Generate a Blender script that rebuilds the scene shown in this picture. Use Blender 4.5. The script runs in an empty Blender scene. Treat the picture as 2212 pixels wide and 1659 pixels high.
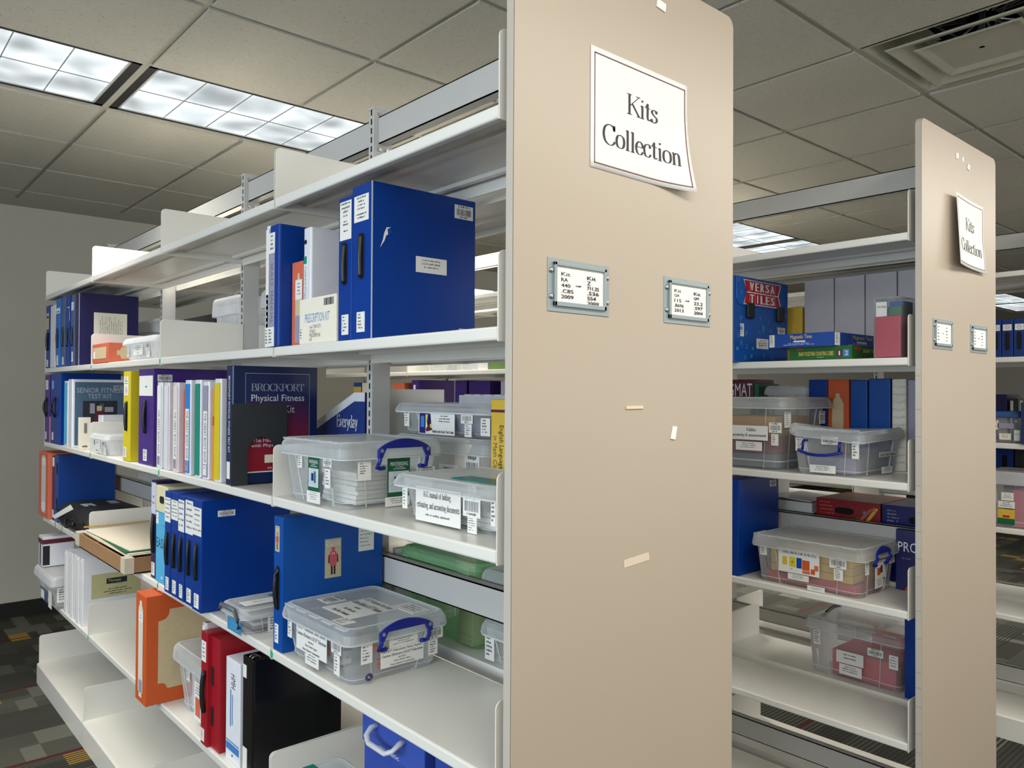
import bpy, bmesh, math, random
from mathutils import Vector, Matrix
random.seed(7)
C = bpy.context.scene.collection
SC = bpy.context.scene

# ------------------------------------------------------------------ camera
def make_camera():
    yaw, pitch, roll = math.radians(41.357), math.radians(0.626), math.radians(0.305)
    f = Vector((math.sin(yaw)*math.cos(pitch), math.cos(yaw)*math.cos(pitch), math.sin(pitch)))
    r = Vector((math.cos(yaw), -math.sin(yaw), 0)); u = r.cross(f)
    r2 = math.cos(roll)*r + math.sin(roll)*u
    u2 = -math.sin(roll)*r + math.cos(roll)*u
    cam = bpy.data.cameras.new('camera'); o = bpy.data.objects.new('camera', cam); C.objects.link(o)
    cam.sensor_width = 36.0; cam.lens = 36.0*1682.4/2212.0; cam.clip_start = 0.02
    m = Matrix((r2, u2, -f)).transposed().to_4x4(); m.translation = Vector((-0.8466, -0.96, 1.5))
    o.matrix_world = m
    SC.camera = o
make_camera()

# ------------------------------------------------------------------ world, daylight, exposure
SC.view_settings.view_transform = 'Standard'; SC.view_settings.look = 'None'
SC.view_settings.gamma = 1.0; SC.view_settings.use_curve_mapping = False
SC.view_settings.exposure = 0.0
SC.cycles.transparent_max_bounces = 24
SC.cycles.max_bounces = 10
w = bpy.data.worlds.new('daylight'); SC.world = w; w.use_nodes = True
w.node_tree.nodes['Background'].inputs[0].default_value = (1.0, 0.985, 0.95, 1)
w.node_tree.nodes['Background'].inputs[1].default_value = 0.45
def area(name, loc, aim, sx, sy, power, col):
    l = bpy.data.lights.new(name, 'AREA'); l.shape = 'RECTANGLE'; l.size = sx; l.size_y = sy
    l.energy = power; l.color = col
    o = bpy.data.objects.new(name, l); C.objects.link(o); o.location = loc
    o.rotation_euler = (Vector(aim)-Vector(loc)).to_track_quat('-Z', 'Y').to_euler()
    return o
# daylight through the tall windows of the left side of the room, beyond the aisle (out of view); the two warm rear lamps are added fill
area('window_daylight', (-3.5, -0.1, 1.70), (0.0, -0.1, 1.6), 4.2, 1.2, 122, (0.76, 0.88, 1.0))
area('window_daylight', (5.6, -4.0, 1.5), (5.0, 0.0, 1.9), 4.5, 1.6, 58, (1.0, 0.96, 0.9))  # unseen fill lamp, added to brighten the right-hand ceiling
area('window_daylight', (-0.5, -4.0, 1.9), (-0.3, 0.0, 1.9), 5.0, 1.3, 22, (1.0, 0.95, 0.88))  # unseen rear fill lamp, added to lift the ceiling

# ------------------------------------------------------------------ materials
def lin(h):
    h = h.lstrip('#'); v = [int(h[i:i+2], 16)/255 for i in (0, 2, 4)]
    return tuple((c/12.92 if c <= .04045 else ((c+.055)/1.055)**2.4) for c in v)
MATS = {}
def M(name, col='#888888', rough=.5, metal=0.0, spec=.5, var=.06, scale=30.0, coat=0.0):
    if name in MATS: return MATS[name]
    m = bpy.data.materials.new(name); m.use_nodes = True; nt = m.node_tree
    b = nt.nodes['Principled BSDF']; c = lin(col)
    b.inputs['Roughness'].default_value = rough; b.inputs['Metallic'].default_value = metal
    b.inputs['Specular IOR Level'].default_value = spec; b.inputs['Coat Weight'].default_value = coat
    tc = nt.nodes.new('ShaderNodeTexCoord'); n = nt.nodes.new('ShaderNodeTexNoise')
    n.inputs['Scale'].default_value = scale; n.inputs['Detail'].default_value = 3
    mx = nt.nodes.new('ShaderNodeMix'); mx.data_type = 'RGBA'
    mx.inputs[6].default_value = (*[x*(1-var) for x in c], 1); mx.inputs[7].default_value = (*[min(1, x*(1+var)) for x in c], 1)
    nt.links.new(tc.outputs['Object'], n.inputs['Vector']); nt.links.new(n.outputs['Fac'], mx.inputs[0])
    nt.links.new(mx.outputs[2], b.inputs['Base Color'])
    MATS[name] = m; return m
def plastic(name, tint, opacity, rough=.22):
    if name in MATS: return MATS[name]
    m = bpy.data.materials.new(name); m.use_nodes = True; nt = m.node_tree; N = nt.nodes; L = nt.links
    b = N['Principled BSDF']; b.inputs['Roughness'].default_value = rough
    b.inputs['Base Color'].default_value = (*lin(tint), 1)
    b.inputs['Specular IOR Level'].default_value = .6
    tl = N.new('ShaderNodeBsdfTranslucent'); tl.inputs[0].default_value = (*lin(tint), 1)
    a = N.new('ShaderNodeMixShader'); a.inputs[0].default_value = .35
    L.new(b.outputs[0], a.inputs[1]); L.new(tl.outputs[0], a.inputs[2])
    tr = N.new('ShaderNodeBsdfTransparent'); tr.inputs[0].default_value = (.97, .975, .97, 1)
    lw = N.new('ShaderNodeFresnel'); lw.inputs[0].default_value = 1.35
    nz = N.new('ShaderNodeTexNoise'); nz.inputs['Scale'].default_value = 14; nz.inputs['Detail'].default_value = 4
    tc = N.new('ShaderNodeTexCoord'); L.new(tc.outputs['Object'], nz.inputs['Vector'])
    mr = N.new('ShaderNodeMapRange'); mr.inputs[3].default_value = opacity*.8; mr.inputs[4].default_value = min(1, opacity*1.2)
    L.new(nz.outputs['Fac'], mr.inputs[0])
    ad = N.new('ShaderNodeMath'); ad.operation = 'ADD'; ad.use_clamp = True
    L.new(mr.outputs[0], ad.inputs[0]); L.new(lw.outputs[0], ad.inputs[1])
    mix = N.new('ShaderNodeMixShader'); L.new(ad.outputs[0], mix.inputs[0])
    L.new(tr.outputs[0], mix.inputs[1]); L.new(a.outputs[0], mix.inputs[2])
    L.new(mix.outputs[0], N['Material Output'].inputs[0])
    MATS[name] = m; return m
METAL = M('shelf_enamel', '#e2e0d8', .28, var=.025, scale=6)
POST = M('post_enamel', '#bdbcb8', .36, var=.025, scale=6)
PANEL = M('panel_laminate', '#ac9f8e', .42, var=.035, scale=3)
EDGE = M('panel_edging', '#b9b2a7', .35, var=.05, scale=9)
PAPER = M('paper', '#e4e3de', .7, var=.015)
CREAM = M('cream_card', '#e8e2d0', .7, var=.03)
INK = M('ink', '#17161a', .6)
GREYINK = M('grey_ink', '#55565c', .6)
BARINK = M('barcode_ink', '#4a4a4e', .6)
WHITEINK = M('white_print', '#e6e8ec', .5)
REDINK = M('red_print', '#b5192c', .5)
MAROON = M('maroon_print', '#5a1a30', .5)
YELLOWINK = M('yellow_print', '#e8cf5a', .5)
CYANINK = M('cyan_print', '#3d7fc0', .5)
SILVERINK = M('silver_print', '#a9b4c6', .45)
BLACK = M('black_plastic', '#16171b', .4)
DARK = M('dark_hole', '#08080a', .9)
BLUE = M('blue_card', '#00368a', .36, spec=.28, var=.05)
BLUE2 = M('bright_blue_card', '#0c63b4', .35)
BLUE3 = M('mid_blue_card', '#064a9c', .34, spec=.3)
NAVY = M('navy_card', '#16154c', .38, var=.08)
PURPLE = M('purple_card', '#43237e', .38)
DPURPLE = M('dark_purple_card', '#2b1560', .4)
LBLUE = M('light_blue_card', '#52b1de', .4)
GREYBLUE = M('grey_blue_card', '#46557a', .4)
ORANGE = M('orange_card', '#c8551f', .55)
SALMON = M('salmon_card', '#d0674a', .55)
TAN = M('tan_cloth', '#c9b690', .8, var=.1, scale=60)
YELLOW = M('yellow_card', '#d8c420', .4)
DYELLOW = M('mustard_card', '#d9b340', .45)
RED = M('red_card', '#a01626', .38)
CRIMSON = M('crimson_card', '#b0203c', .4)
GREEN = M('green_card', '#12603a', .45)
TEAL = M('teal_card', '#0d8a74', .4)
WHITE = M('white_binder_vinyl', '#dfe0e6', .25)
WHITE2 = M('pinkish_white_vinyl', '#dcd2d6', .25)
LAV = M('grey_lavender_card', '#9a97ad', .4)
GREYBOX = M('grey_board', '#b5b2b6', .6)
CARDBOARD = M('corrugated_board', '#9a7550', .75, var=.1)
KHAKI = M('khaki_sheet', '#b8b487', .7)
STEEL = M('steel', '#a9adb0', .3, metal=.9)
HOLDER = M('grey_holder', '#8f9a9b', .4, metal=.35)
BLUEHANDLE = M('blue_handle_plastic', '#0c1f86', .3)
GREYPL = M('grey_plastic', '#5c646c', .4)
STAR = M('deep_blue_print', '#1b1a70', .5)
CLEAR = plastic('clear_plastic', '#f2f5f6', .20)
LID = plastic('clear_lid_plastic', '#f2f6f8', .32)
RIM = plastic('clear_rim_plastic', '#f6f9fa', .62)
MILK = plastic('milky_plastic', '#f2f3f6', .55, .3)
GREENPL = plastic('green_clear_plastic', '#a9e0ae', .34)
TEALPL = plastic('teal_clear_plastic', '#2f9c94', .75)
SLEEVE = plastic('clear_sleeve', '#e8ebf0', .10)

# ------------------------------------------------------------------ mesh builder
class MB:
    def __init__(s): s.v = []; s.f = []; s.m = []
    def add(s, vs, fs, mi=0):
        o = len(s.v); s.v += [tuple(p) for p in vs]
        for f in fs: s.f.append([o+i for i in f]); s.m.append(mi)
        return s
    def box(s, x0, x1, y0, y1, z0, z1, mi=0):
        v = [(x, y, z) for x in (x0, x1) for y in (y0, y1) for z in (z0, z1)]
        return s.add(v, [(0, 1, 3, 2), (4, 6, 7, 5), (0, 4, 5, 1), (2, 3, 7, 6), (0, 2, 6, 4), (1, 5, 7, 3)], mi)
    def prism(s, pts, d, mi=0):
        """polygon of 3-D points pushed along vector d"""
        n = len(pts); d = Vector(d); a = [Vector(p) for p in pts]
        return s.add(a+[p+d for p in a], [list(range(n))[::-1], [n+i for i in range(n)]]+[(i, (i+1) % n, n+(i+1) % n, n+i) for i in range(n)], mi)
    def loft(s, loops, mi=0, cap0=True, cap1=True, closed=True):
        n = len(loops[0]); vs = [p for l in loops for p in l]; fs = []
        for k in range(len(loops)-1):
            for i in range(n if closed else n-1):
                j = (i+1) % n
                fs.append((k*n+i, k*n+j, (k+1)*n+j, (k+1)*n+i))
        if cap0: fs.append(list(range(n))[::-1])
        if cap1: fs.append([(len(loops)-1)*n+i for i in range(n)])
        return s.add(vs, fs, mi)
    def tube(s, path, r, n=10, mi=0, flat=1.0):
        path = [Vector(p) for p in path]; loops = []
        for i, p in enumerate(path):
            t = (path[min(i+1, len(path)-1)]-path[max(i-1, 0)]).normalized()
            a = t.cross(Vector((0, 0, 1)));
            if a.length < .2: a = t.cross(Vector((0, 1, 0)))
            a.normalize(); b = t.cross(a)
            loops.append([p+a*math.cos(2*math.pi*k/n)*r+b*math.sin(2*math.pi*k/n)*r*flat for k in range(n)])
        return s.loft(loops, mi)
    def build(s, name, mats, parent=None, bevel=0.0, smooth=False):
        me = bpy.data.meshes.new(name); base = Vector((0, 0, 0))
        if parent is not None:
            p = parent
            while p is not None: base += p.location; p = p.parent
        me.from_pydata([Vector(q)-base for q in s.v], [], s.f)
        for m in (mats if isinstance(mats, (list, tuple)) else [mats]): me.materials.append(m)
        me.polygons.foreach_set('material_index', s.m)
        if smooth: me.polygons.foreach_set('use_smooth', [True]*len(s.f))
        o = bpy.data.objects.new(name, me); C.objects.link(o)
        if parent is not None: o.parent = parent
        if bevel > 0:
            bm = bmesh.new(); bm.from_mesh(me); bmesh.ops.recalc_face_normals(bm, faces=bm.faces); bm.to_mesh(me); bm.free()
            b = o.modifiers.new('edge', 'BEVEL'); b.width = bevel; b.segments = 2; b.limit_method = 'ANGLE'; b.angle_limit = math.radians(40)
        me.update(); return o
def tag(o, label=None, cat=None, group=None, kind=None):
    for k, v in (('label', label), ('category', cat), ('group', group), ('kind', kind)):
        if v: o[k] = v
    return o
def thing(name, label, cat, loc, group=None):
    o = bpy.data.objects.new(name, None); C.objects.link(o); o.location = loc; o.empty_display_size = .05
    return tag(o, label, cat, group)
def rrect(x0, x1, y0, y1, r, n=4):
    p = []
    for cx, cy, a0 in ((x1-r, y1-r, 0), (x0+r, y1-r, 90), (x0+r, y0+r, 180), (x1-r, y0+r, 270)):
        for k in range(n+1):
            a = math.radians(a0+90*k/n); p.append((cx+r*math.cos(a), cy+r*math.sin(a)))
    return p

# ------------------------------------------------------------------ lettering
_tc = {}
def sans(s):
    if s in _tc: return _tc[s]
    cu = bpy.data.curves.new('t', 'FONT'); cu.body = s; cu.resolution_u = 2; cu.fill_mode = 'FRONT' if hasattr(cu, 'fill_mode') else cu.fill_mode
    ob = bpy.data.objects.new('t', cu); C.objects.link(ob)
    me = bpy.data.meshes.new_from_object(ob.evaluated_get(bpy.context.evaluated_depsgraph_get()))
    v = [(q.co.x, q.co.y) for q in me.vertices]; f = [list(p.vertices) for p in me.polygons]
    bpy.data.objects.remove(ob); bpy.data.curves.remove(cu); bpy.data.meshes.remove(me)
    _tc[s] = (v, f); return _tc[s]
# serif letters as pen skeletons: c = curved stroke, l = straight stroke, s = small slab serif (x, y, half width)
SER = {
'K': (.72, 'l .14 0 .14 1;l .66 1 .16 .42;l .3 .56 .68 0;s .14 0 .14;s .14 1 .14;s .62 1 .12;s .66 0 .12'),
'C': (.68, 'c .6 .76 .56 .9 .38 1 .14 .86 .06 .5 .14 .16 .36 0 .54 .06 .64 .22;l .6 1 .6 .72'),
'B': (.64, 'l .14 0 .14 1;c .14 1 .4 1 .5 .9 .5 .62 .36 .53 .14 .53;c .3 .53 .54 .5 .6 .27 .5 .04 .34 0 .14 0;s .14 0 .12;s .14 1 .12'),
'R': (.7, 'l .14 0 .14 1;c .14 1 .42 1 .54 .9 .54 .6 .4 .5 .14 .5;l .36 .5 .66 0;s .14 0 .13;s .14 1 .12;s .68 0 .07'),
'O': (.76, 'c .38 1 .16 .9 .07 .5 .16 .1 .38 0 .6 .1 .69 .5 .6 .9 .38 1'),
'P': (.6, 'l .14 0 .14 1;c .14 1 .42 1 .54 .88 .54 .58 .42 .46 .14 .46;s .14 0 .13;s .14 1 .12'),
'T': (.64, 'l .32 0 .32 1;l .04 1 .6 1;l .05 1 .03 .78;l .59 1 .61 .78;s .32 0 .13'),
'E': (.62, 'l .14 0 .14 1;l .1 1 .54 1;l .54 1 .55 .8;l .1 0 .56 0;l .57 0 .6 .24;l .14 .52 .42 .52;l .42 .62 .42 .42;s .14 0 .1;s .14 1 .1'),
'F': (.58, 'l .14 0 .14 1;l .1 1 .54 1;l .54 1 .55 .78;l .14 .52 .42 .52;l .42 .62 .42 .42;s .14 0 .13;s .14 1 .1'),
'H': (.74, 'l .15 0 .15 1;l .59 0 .59 1;l .15 .52 .59 .52;s .15 0 .13;s .15 1 .13;s .59 0 .13;s .59 1 .13'),
'X': (.7, 'l .1 1 .6 0;l .58 1 .1 0;s .12 1 .12;s .58 1 .1;s .12 0 .1;s .58 0 .12'),
'A': (.72, 'l .36 1 .08 0;l .34 1 .62 0;l .18 .34 .5 .34;s .08 0 .1;s .62 0 .12'),
'S': (.54, 'c .46 .8 .4 .96 .26 1 .1 .9 .1 .7 .26 .55 .44 .42 .48 .2 .3 0 .14 .04 .06 .24;l .46 1 .46 .78;l .06 0 .06 .24'),
'G': (.74, 'c .62 .78 .56 .92 .38 1 .14 .86 .06 .5 .14 .14 .38 0 .52 .02 .62 .1;l .62 .42 .62 .06;s .6 .42 .12;l .62 1 .62 .76'),
'L': (.6, 'l .14 0 .14 1;l .1 0 .54 0;l .55 0 .58 .24;s .14 1 .13;s .14 0 .1'),
'M': (.88, 'l .14 0 .14 1;l .14 1 .43 .1;l .74 1 .45 .1;l .74 0 .74 1;s .14 0 .1;s .1 1 .1;s .76 1 .1;s .74 0 .13'),
'i': (.28, 'l .14 0 .14 .64;s .14 0 .11;l .04 .6 .14 .64;d .14 .88'),
't': (.34, 'c .16 .86 .16 .5 .16 .14 .22 .02 .33 .08;l .03 .63 .31 .63;l .03 .63 .16 .86'),
's': (.4, 'c .33 .5 .28 .62 .19 .65 .08 .58 .09 .46 .2 .36 .33 .26 .33 .1 .2 0 .1 .03 .05 .16;l .33 .65 .33 .5;l .05 0 .05 .16'),
'o': (.5, 'c .25 .65 .1 .56 .05 .32 .1 .08 .25 0 .4 .08 .45 .32 .4 .56 .25 .65'),
'l': (.28, 'l .14 0 .14 1;s .14 0 .11;l .04 .97 .14 1'),
'e': (.45, 'c .07 .38 .39 .38 .37 .56 .24 .65 .1 .54 .05 .3 .12 .06 .26 0 .36 .05 .42 .16'),
'c': (.44, 'c .38 .48 .34 .62 .25 .65 .1 .56 .05 .32 .12 .06 .25 0 .35 .05 .41 .16;d .37 .52'),
'n': (.52, 'l .12 0 .12 .62;l .03 .6 .12 .65;c .12 .5 .26 .64 .37 .58 .4 .4 .4 0;s .12 0 .1;s .4 0 .1'),
'm': (.8, 'l .12 0 .12 .62;l .03 .6 .12 .65;c .12 .5 .26 .64 .36 .58 .39 .4 .39 0;c .39 .5 .52 .64 .63 .58 .66 .4 .66 0;s .12 0 .1;s .39 0 .1;s .66 0 .1'),
'r': (.36, 'l .12 0 .12 .62;l .03 .6 .12 .65;c .12 .46 .2 .6 .32 .62;d .3 .57;s .12 0 .11'),
'u': (.52, 'c .11 .64 .11 .3 .15 .06 .27 .02 .39 .16;l .39 .64 .39 0;s .07 .64 .06;s .35 .64 .06;s .43 0 .06'),
'a': (.44, 'c .08 .5 .16 .64 .28 .62 .31 .46 .31 .12 .35 0 .43 .06;c .31 .38 .12 .32 .05 .16 .1 0 .22 .03 .31 .14'),
'd': (.5, 'l .38 0 .38 1;c .38 .52 .28 .66 .1 .56 .05 .3 .1 .08 .24 0 .38 .14;l .28 .97 .38 1;s .43 0 .05'),
'b': (.5, 'l .12 0 .12 1;c .12 .5 .26 .66 .4 .56 .45 .32 .4 .08 .26 0 .12 .08;l .03 .97 .12 1'),
'f': (.34, 'c .34 .92 .24 1 .14 .9 .14 .6 .14 0;l .03 .63 .3 .63;s .14 0 .12'),
'g': (.48, 'c .24 .65 .1 .58 .09 .4 .22 .26 .36 .36 .37 .56 .24 .65;c .14 .26 .08 .14 .36 .06 .42 -.1 .26 -.28 .06 -.2 .06 -.08 .16 0;l .34 .62 .46 .62'),
'h': (.52, 'l .12 0 .12 1;l .03 .97 .12 1;c .12 .5 .26 .64 .37 .58 .4 .4 .4 0;s .12 0 .1;s .4 0 .1'),
'k': (.52, 'l .12 0 .12 1;l .03 .97 .12 1;l .4 .64 .14 .3;l .22 .4 .44 0;s .12 0 .1;s .4 .64 .09;s .44 0 .09'),
'p': (.5, 'l .12 -.3 .12 .62;l .03 .6 .12 .65;c .12 .5 .26 .66 .4 .56 .45 .32 .4 .08 .26 0 .12 .1;s .12 -.3 .12'),
'v': (.5, 'l .08 .64 .25 0;l .42 .64 .25 0;s .09 .64 .09;s .41 .64 .08'),
'y': (.5, 'l .08 .64 .26 0;c .43 .64 .28 .06 .18 -.24 .05 -.26;s .09 .64 .09;s .42 .64 .08'),
'w': (.72, 'l .08 .64 .23 0;l .37 .64 .23 0;l .35 .64 .5 0;l .64 .64 .5 0;s .09 .64 .09;s .36 .64 .07;s .64 .64 .08'),
',': (.24, 'd .1 .04;l .12 .04 .06 -.14'), '.': (.24, 'd .1 .04'), "'": (.2, 'l .1 1 .08 .78'), ':': (.24, 'd .12 .06;d .12 .5'), '&': (.7, 'c .62 .5 .5 .2 .3 0 .1 .1 .1 .34 .34 .6 .36 .86 .26 1 .16 .86 .24 .6 .5 .2 .68 .02'),
'®': (.4, 'c .2 1 .06 .9 .06 .74 .2 .62 .34 .74 .34 .9 .2 1'), ' ': (.3, ''),
}
def _spline(p):
    out = []
    for i in range(len(p)-1):
        a, b, c, d = p[max(i-1, 0)], p[i], p[i+1], p[min(i+2, len(p)-1)]
        for k in range(5):
            t = k/5
            out.append(tuple(.5*((2*b[j])+(-a[j]+c[j])*t+(2*a[j]-5*b[j]+4*c[j]-d[j])*t*t+(-a[j]+3*b[j]-3*c[j]+d[j])*t**3) for j in (0, 1)))
    return out+[p[-1]]
def serif(s, bold=1.0):
    key = ('serif', s, bold)
    if key in _tc: return _tc[key]
    V = []; F = []; x = 0.0
    def quad(q):
        o = len(V); V.extend(q); F.append(list(range(o, o+len(q))))
    for ch in s:
        adv, g = SER.get(ch, SER['o'])
        for st in filter(None, g.split(';')):
            t = st.split(); k = t[0]; n = list(map(float, t[1:]))
            if k == 's': quad([(x+n[0]-n[2], n[1]-.016), (x+n[0]+n[2], n[1]-.016), (x+n[0]+n[2], n[1]+.016), (x+n[0]-n[2], n[1]+.016)]); continue
            if k == 'd':
                quad([(x+n[0]+.06*math.cos(a*.7854), n[1]+.06*math.sin(a*.7854)) for a in range(8)]); continue
            p = list(zip(n[::2], n[1::2]));  p = _spline(p) if k == 'c' else p
            L = []; R = []
            for i, q in enumerate(p):
                a = p[max(i-1, 0)]; b = p[min(i+1, len(p)-1)]; dx, dy = b[0]-a[0], b[1]-a[1]; l = math.hypot(dx, dy) or 1
                th = abs(dy/l); wd = (.03+.085*th**1.6)*.5*bold
                if k == 'l' and dx*dy > 0.01: wd *= .45
                L.append((x+q[0]-dy/l*wd, q[1]+dx/l*wd)); R.append((x+q[0]+dy/l*wd, q[1]-dx/l*wd))
            for i in range(len(p)-1): quad([R[i], R[i+1], L[i+1], L[i]])
        x += adv*1.0
    _tc[key] = (V, F); return _tc[key]
class Label:
    """a flat printed piece in its own plane: O corner, U and V unit axes, w by h"""
    def __init__(s, O, U, V, w, h, lift=.0006):
        s.U, s.V = Vector(U), Vector(V); s.N = s.U.cross(s.V); s.O = Vector(O)+s.N*lift; s.w, s.h = w, h
        s.b = MB(); s.mats = []; s.z = 0
    def mi(s, m):
        if m not in s.mats: s.mats.append(m)
        return s.mats.index(m)
    def P(s, a, b, lift=0.0): return s.O+s.U*(a*s.w)+s.V*(b*s.h)+s.N*lift
    def sheet(s, m, th=.0004, r=.0):
        s.b.prism([s.P(0, 0, -.0005), s.P(1, 0, -.0005), s.P(1, 1, -.0005), s.P(0, 1, -.0005)], s.N*(.0005+th), s.mi(m)); s.z = th; return s
    def rect(s, a0, b0, a1, b1, m):
        s.z += .00006; s.b.add([s.P(a0, b0, s.z), s.P(a1, b0, s.z), s.P(a1, b1, s.z), s.P(a0, b1, s.z)], [(0, 1, 2, 3)], s.mi(m)); return s
    def poly(s, pts, m):
        s.z += .00006; s.b.add([s.P(a, b, s.z) for a, b in pts], [list(range(len(pts)))], s.mi(m)); return s
    def text(s, t, a0, b0, a1, b1, m=None, font='sans', rot=0, bold=1.0):
        v, f = serif(t, bold) if font == 'serif' else sans(t)
        if not v: return s
        s.z += .00006
        xs = [p[0] for p in v]; ys = [p[1] for p in v]; x0, x1, y0, y1 = min(xs), max(xs), min(ys), max(ys)
        q = []
        for x, y in v:
            p, r = (x-x0)/(x1-x0 or 1), (y-y0)/(y1-y0 or 1)
            if rot == -90: p, r = r, 1-p       # reads downwards
            if rot == 90: p, r = 1-r, p        # reads upwards
            q.append(s.P(a0+(a1-a0)*p, b0+(b1-b0)*r, s.z))
        s.b.add(q, f, s.mi(m or INK)); return s
    def bars(s, n, a0, b0, a1, b1, m=None, th=.42, rot=0, seed=1, left=False):
        """rows of print too small to read"""
        rnd = random.Random(seed); s.z += .00006
        for i in range(n):
            if rot: c0 = a0+(a1-a0)*i/n; c1 = c0+(a1-a0)/n*th; lo, hi = b0, b1
            else: c1 = b1-(b1-b0)*i/n; c0 = c1-(b1-b0)/n*th; lo, hi = a0, a1
            ln = rnd.uniform(.5, 1)*(hi-lo); st = lo if left else lo+(hi-lo-ln)/2; p = st
            lh = (c1-c0)*(s.w if rot else s.h); ex = (s.h if rot else s.w); cw = max(lh*.62/ex, (hi-lo)*.022)
            while p < st+ln-cw*.5:
                if rnd.random() < .16 and p > st: p += cw; continue
                q = p+cw*.74; t1 = c1 if rnd.random() < .4 else c0+(c1-c0)*.74
                k0 = c0 if rnd.random() < .8 else c0-(c1-c0)*.2
                if rot: pts = [(k0, p), (t1, p), (t1, q), (k0, q)]
                else: pts = [(p, k0), (q, k0), (q, t1), (p, t1)]
                s.b.add([s.P(a, b, s.z) for a, b in pts], [(0, 1, 2, 3)], s.mi(m or GREYINK)); p += cw
        return s
    def code(s, a0, b0, a1, b1, seed=3, m=None):
        rnd = random.Random(seed); s.z += .00006; p = a0
        while p < a1:
            q = min(a1, p+(a1-a0)*rnd.choice((.012, .02, .035)))
            s.b.add([s.P(p, b0, s.z), s.P(q, b0, s.z), s.P(q, b1, s.z), s.P(p, b1, s.z)], [(0, 1, 2, 3)], s.mi(m or BARINK)); p = q+(a1-a0)*rnd.choice((.012, .018, .03))
        return s
    def done(s, parent, name='label', label=None):
        o = s.b.build(name, s.mats, parent)
        if label: o['label'] = label
        return o
class Face:
    def __init__(s, O, U, V, w, h): s.O, s.U, s.V, s.w, s.h = Vector(O), Vector(U), Vector(V), w, h
    def at(s, a0, b0, a1, b1, lift=.0006):
        return Label(s.O+s.U*(a0*s.w)+s.V*(b0*s.h), s.U, s.V, (a1-a0)*s.w, (b1-b0)*s.h, lift)
def faces(x0, x1, y0, y1, z0, z1):
    return {'f': Face((x0, y1, z0), (0, -1, 0), (0, 0, 1), y1-y0, z1-z0),
            'n': Face((x0, y0, z0), (1, 0, 0), (0, 0, 1), x1-x0, z1-z0),
            't': Face((x0, y1, z1), (0, -1, 0), (1, 0, 0), y1-y0, x1-x0),
            'tn': Face((x0, y0, z1), (1, 0, 0), (0, 1, 0), x1-x0, y1-y0)}
def callno(F, root, a0, b0, a1, b1, seed=1, n=5):
    F.at(a0, b0, a1, b1).sheet(PAPER).bars(n, .15, .1, .8, .92, INK, .5, seed=seed, left=True).done(root, 'call_number_label')
def barcode(F, root, a0, b0, a1, b1, seed=1, top=True):
    l = F.at(a0, b0, a1, b1).sheet(PAPER).code(.1, .25, .9, .72 if top else .9, seed)
    if top: l.bars(1, .08, .76, .92, .98, GREYINK, .7, seed=seed)
    l.bars(1, .2, .04, .8, .2, GREYINK, .7, seed=seed+1).done(root, 'barcode_label')
def owner(F, root, a0, b0, a1, b1, seed=1):
    F.at(a0, b0, a1, b1).sheet(PAPER).bars(3, .1, .2, .9, .85, GREYINK, .45, seed=seed).done(root, 'address_label')

# ================================================================== the setting
H = 2.7244; GX0, GY0, G = 0.0434, 1.5173, 0.6096
def tilemat():
    m = bpy.data.materials.new('ceiling_tile'); m.use_nodes = True; nt = m.node_tree; N = nt.nodes; L = nt.links
    b = N['Principled BSDF']; b.inputs['Roughness'].default_value = .9
    tc = N.new('ShaderNodeTexCoord'); mp = N.new('ShaderNodeMapping'); mp.inputs['Scale'].default_value = (1.0, .45, 1)
    mp.inputs['Rotation'].default_value = (0, 0, .5)
    v = N.new('ShaderNodeTexVoronoi'); v.inputs['Scale'].default_value = 105
    n = N.new('ShaderNodeTexNoise'); n.inputs['Scale'].default_value = 60
    L.new(tc.outputs['Object'], mp.inputs[0]); L.new(mp.outputs[0], v.inputs['Vector']); L.new(tc.outputs['Object'], n.inputs['Vector'])
    r = N.new('ShaderNodeMapRange'); r.inputs[1].default_value = .10; r.inputs[2].default_value = .2; L.new(v.outputs['Distance'], r.inputs[0])
    sp = N.new('ShaderNodeSeparateColor'); L.new(v.outputs['Color'], sp.inputs[0])
    g = N.new('ShaderNodeMath'); g.operation = 'GREATER_THAN'; g.inputs[1].default_value = .62; L.new(sp.outputs[0], g.inputs[0])
    iv = N.new('ShaderNodeMath'); iv.operation = 'SUBTRACT'; iv.inputs[0].default_value = 1; L.new(r.outputs[0], iv.inputs[1])
    mu = N.new('ShaderNodeMath'); mu.operation = 'MULTIPLY'; L.new(iv.outputs[0], mu.inputs[0]); L.new(g.outputs[0], mu.inputs[1])
    nm = N.new('ShaderNodeMix'); nm.data_type = 'RGBA'; nm.inputs[6].default_value = (*lin('#aeaba0'), 1); nm.inputs[7].default_value = (*lin('#bebbb0'), 1)
    L.new(n.outputs['Fac'], nm.inputs[0])
    mx = N.new('ShaderNodeMix'); mx.data_type = 'RGBA'; mx.inputs[7].default_value = (*lin('#7d7a70'), 1)
    L.new(mu.outputs[0], mx.inputs[0]); L.new(nm.outputs[2], mx.inputs[6]); L.new(mx.outputs[2], b.inputs['Base Color'])
    return m
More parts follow.
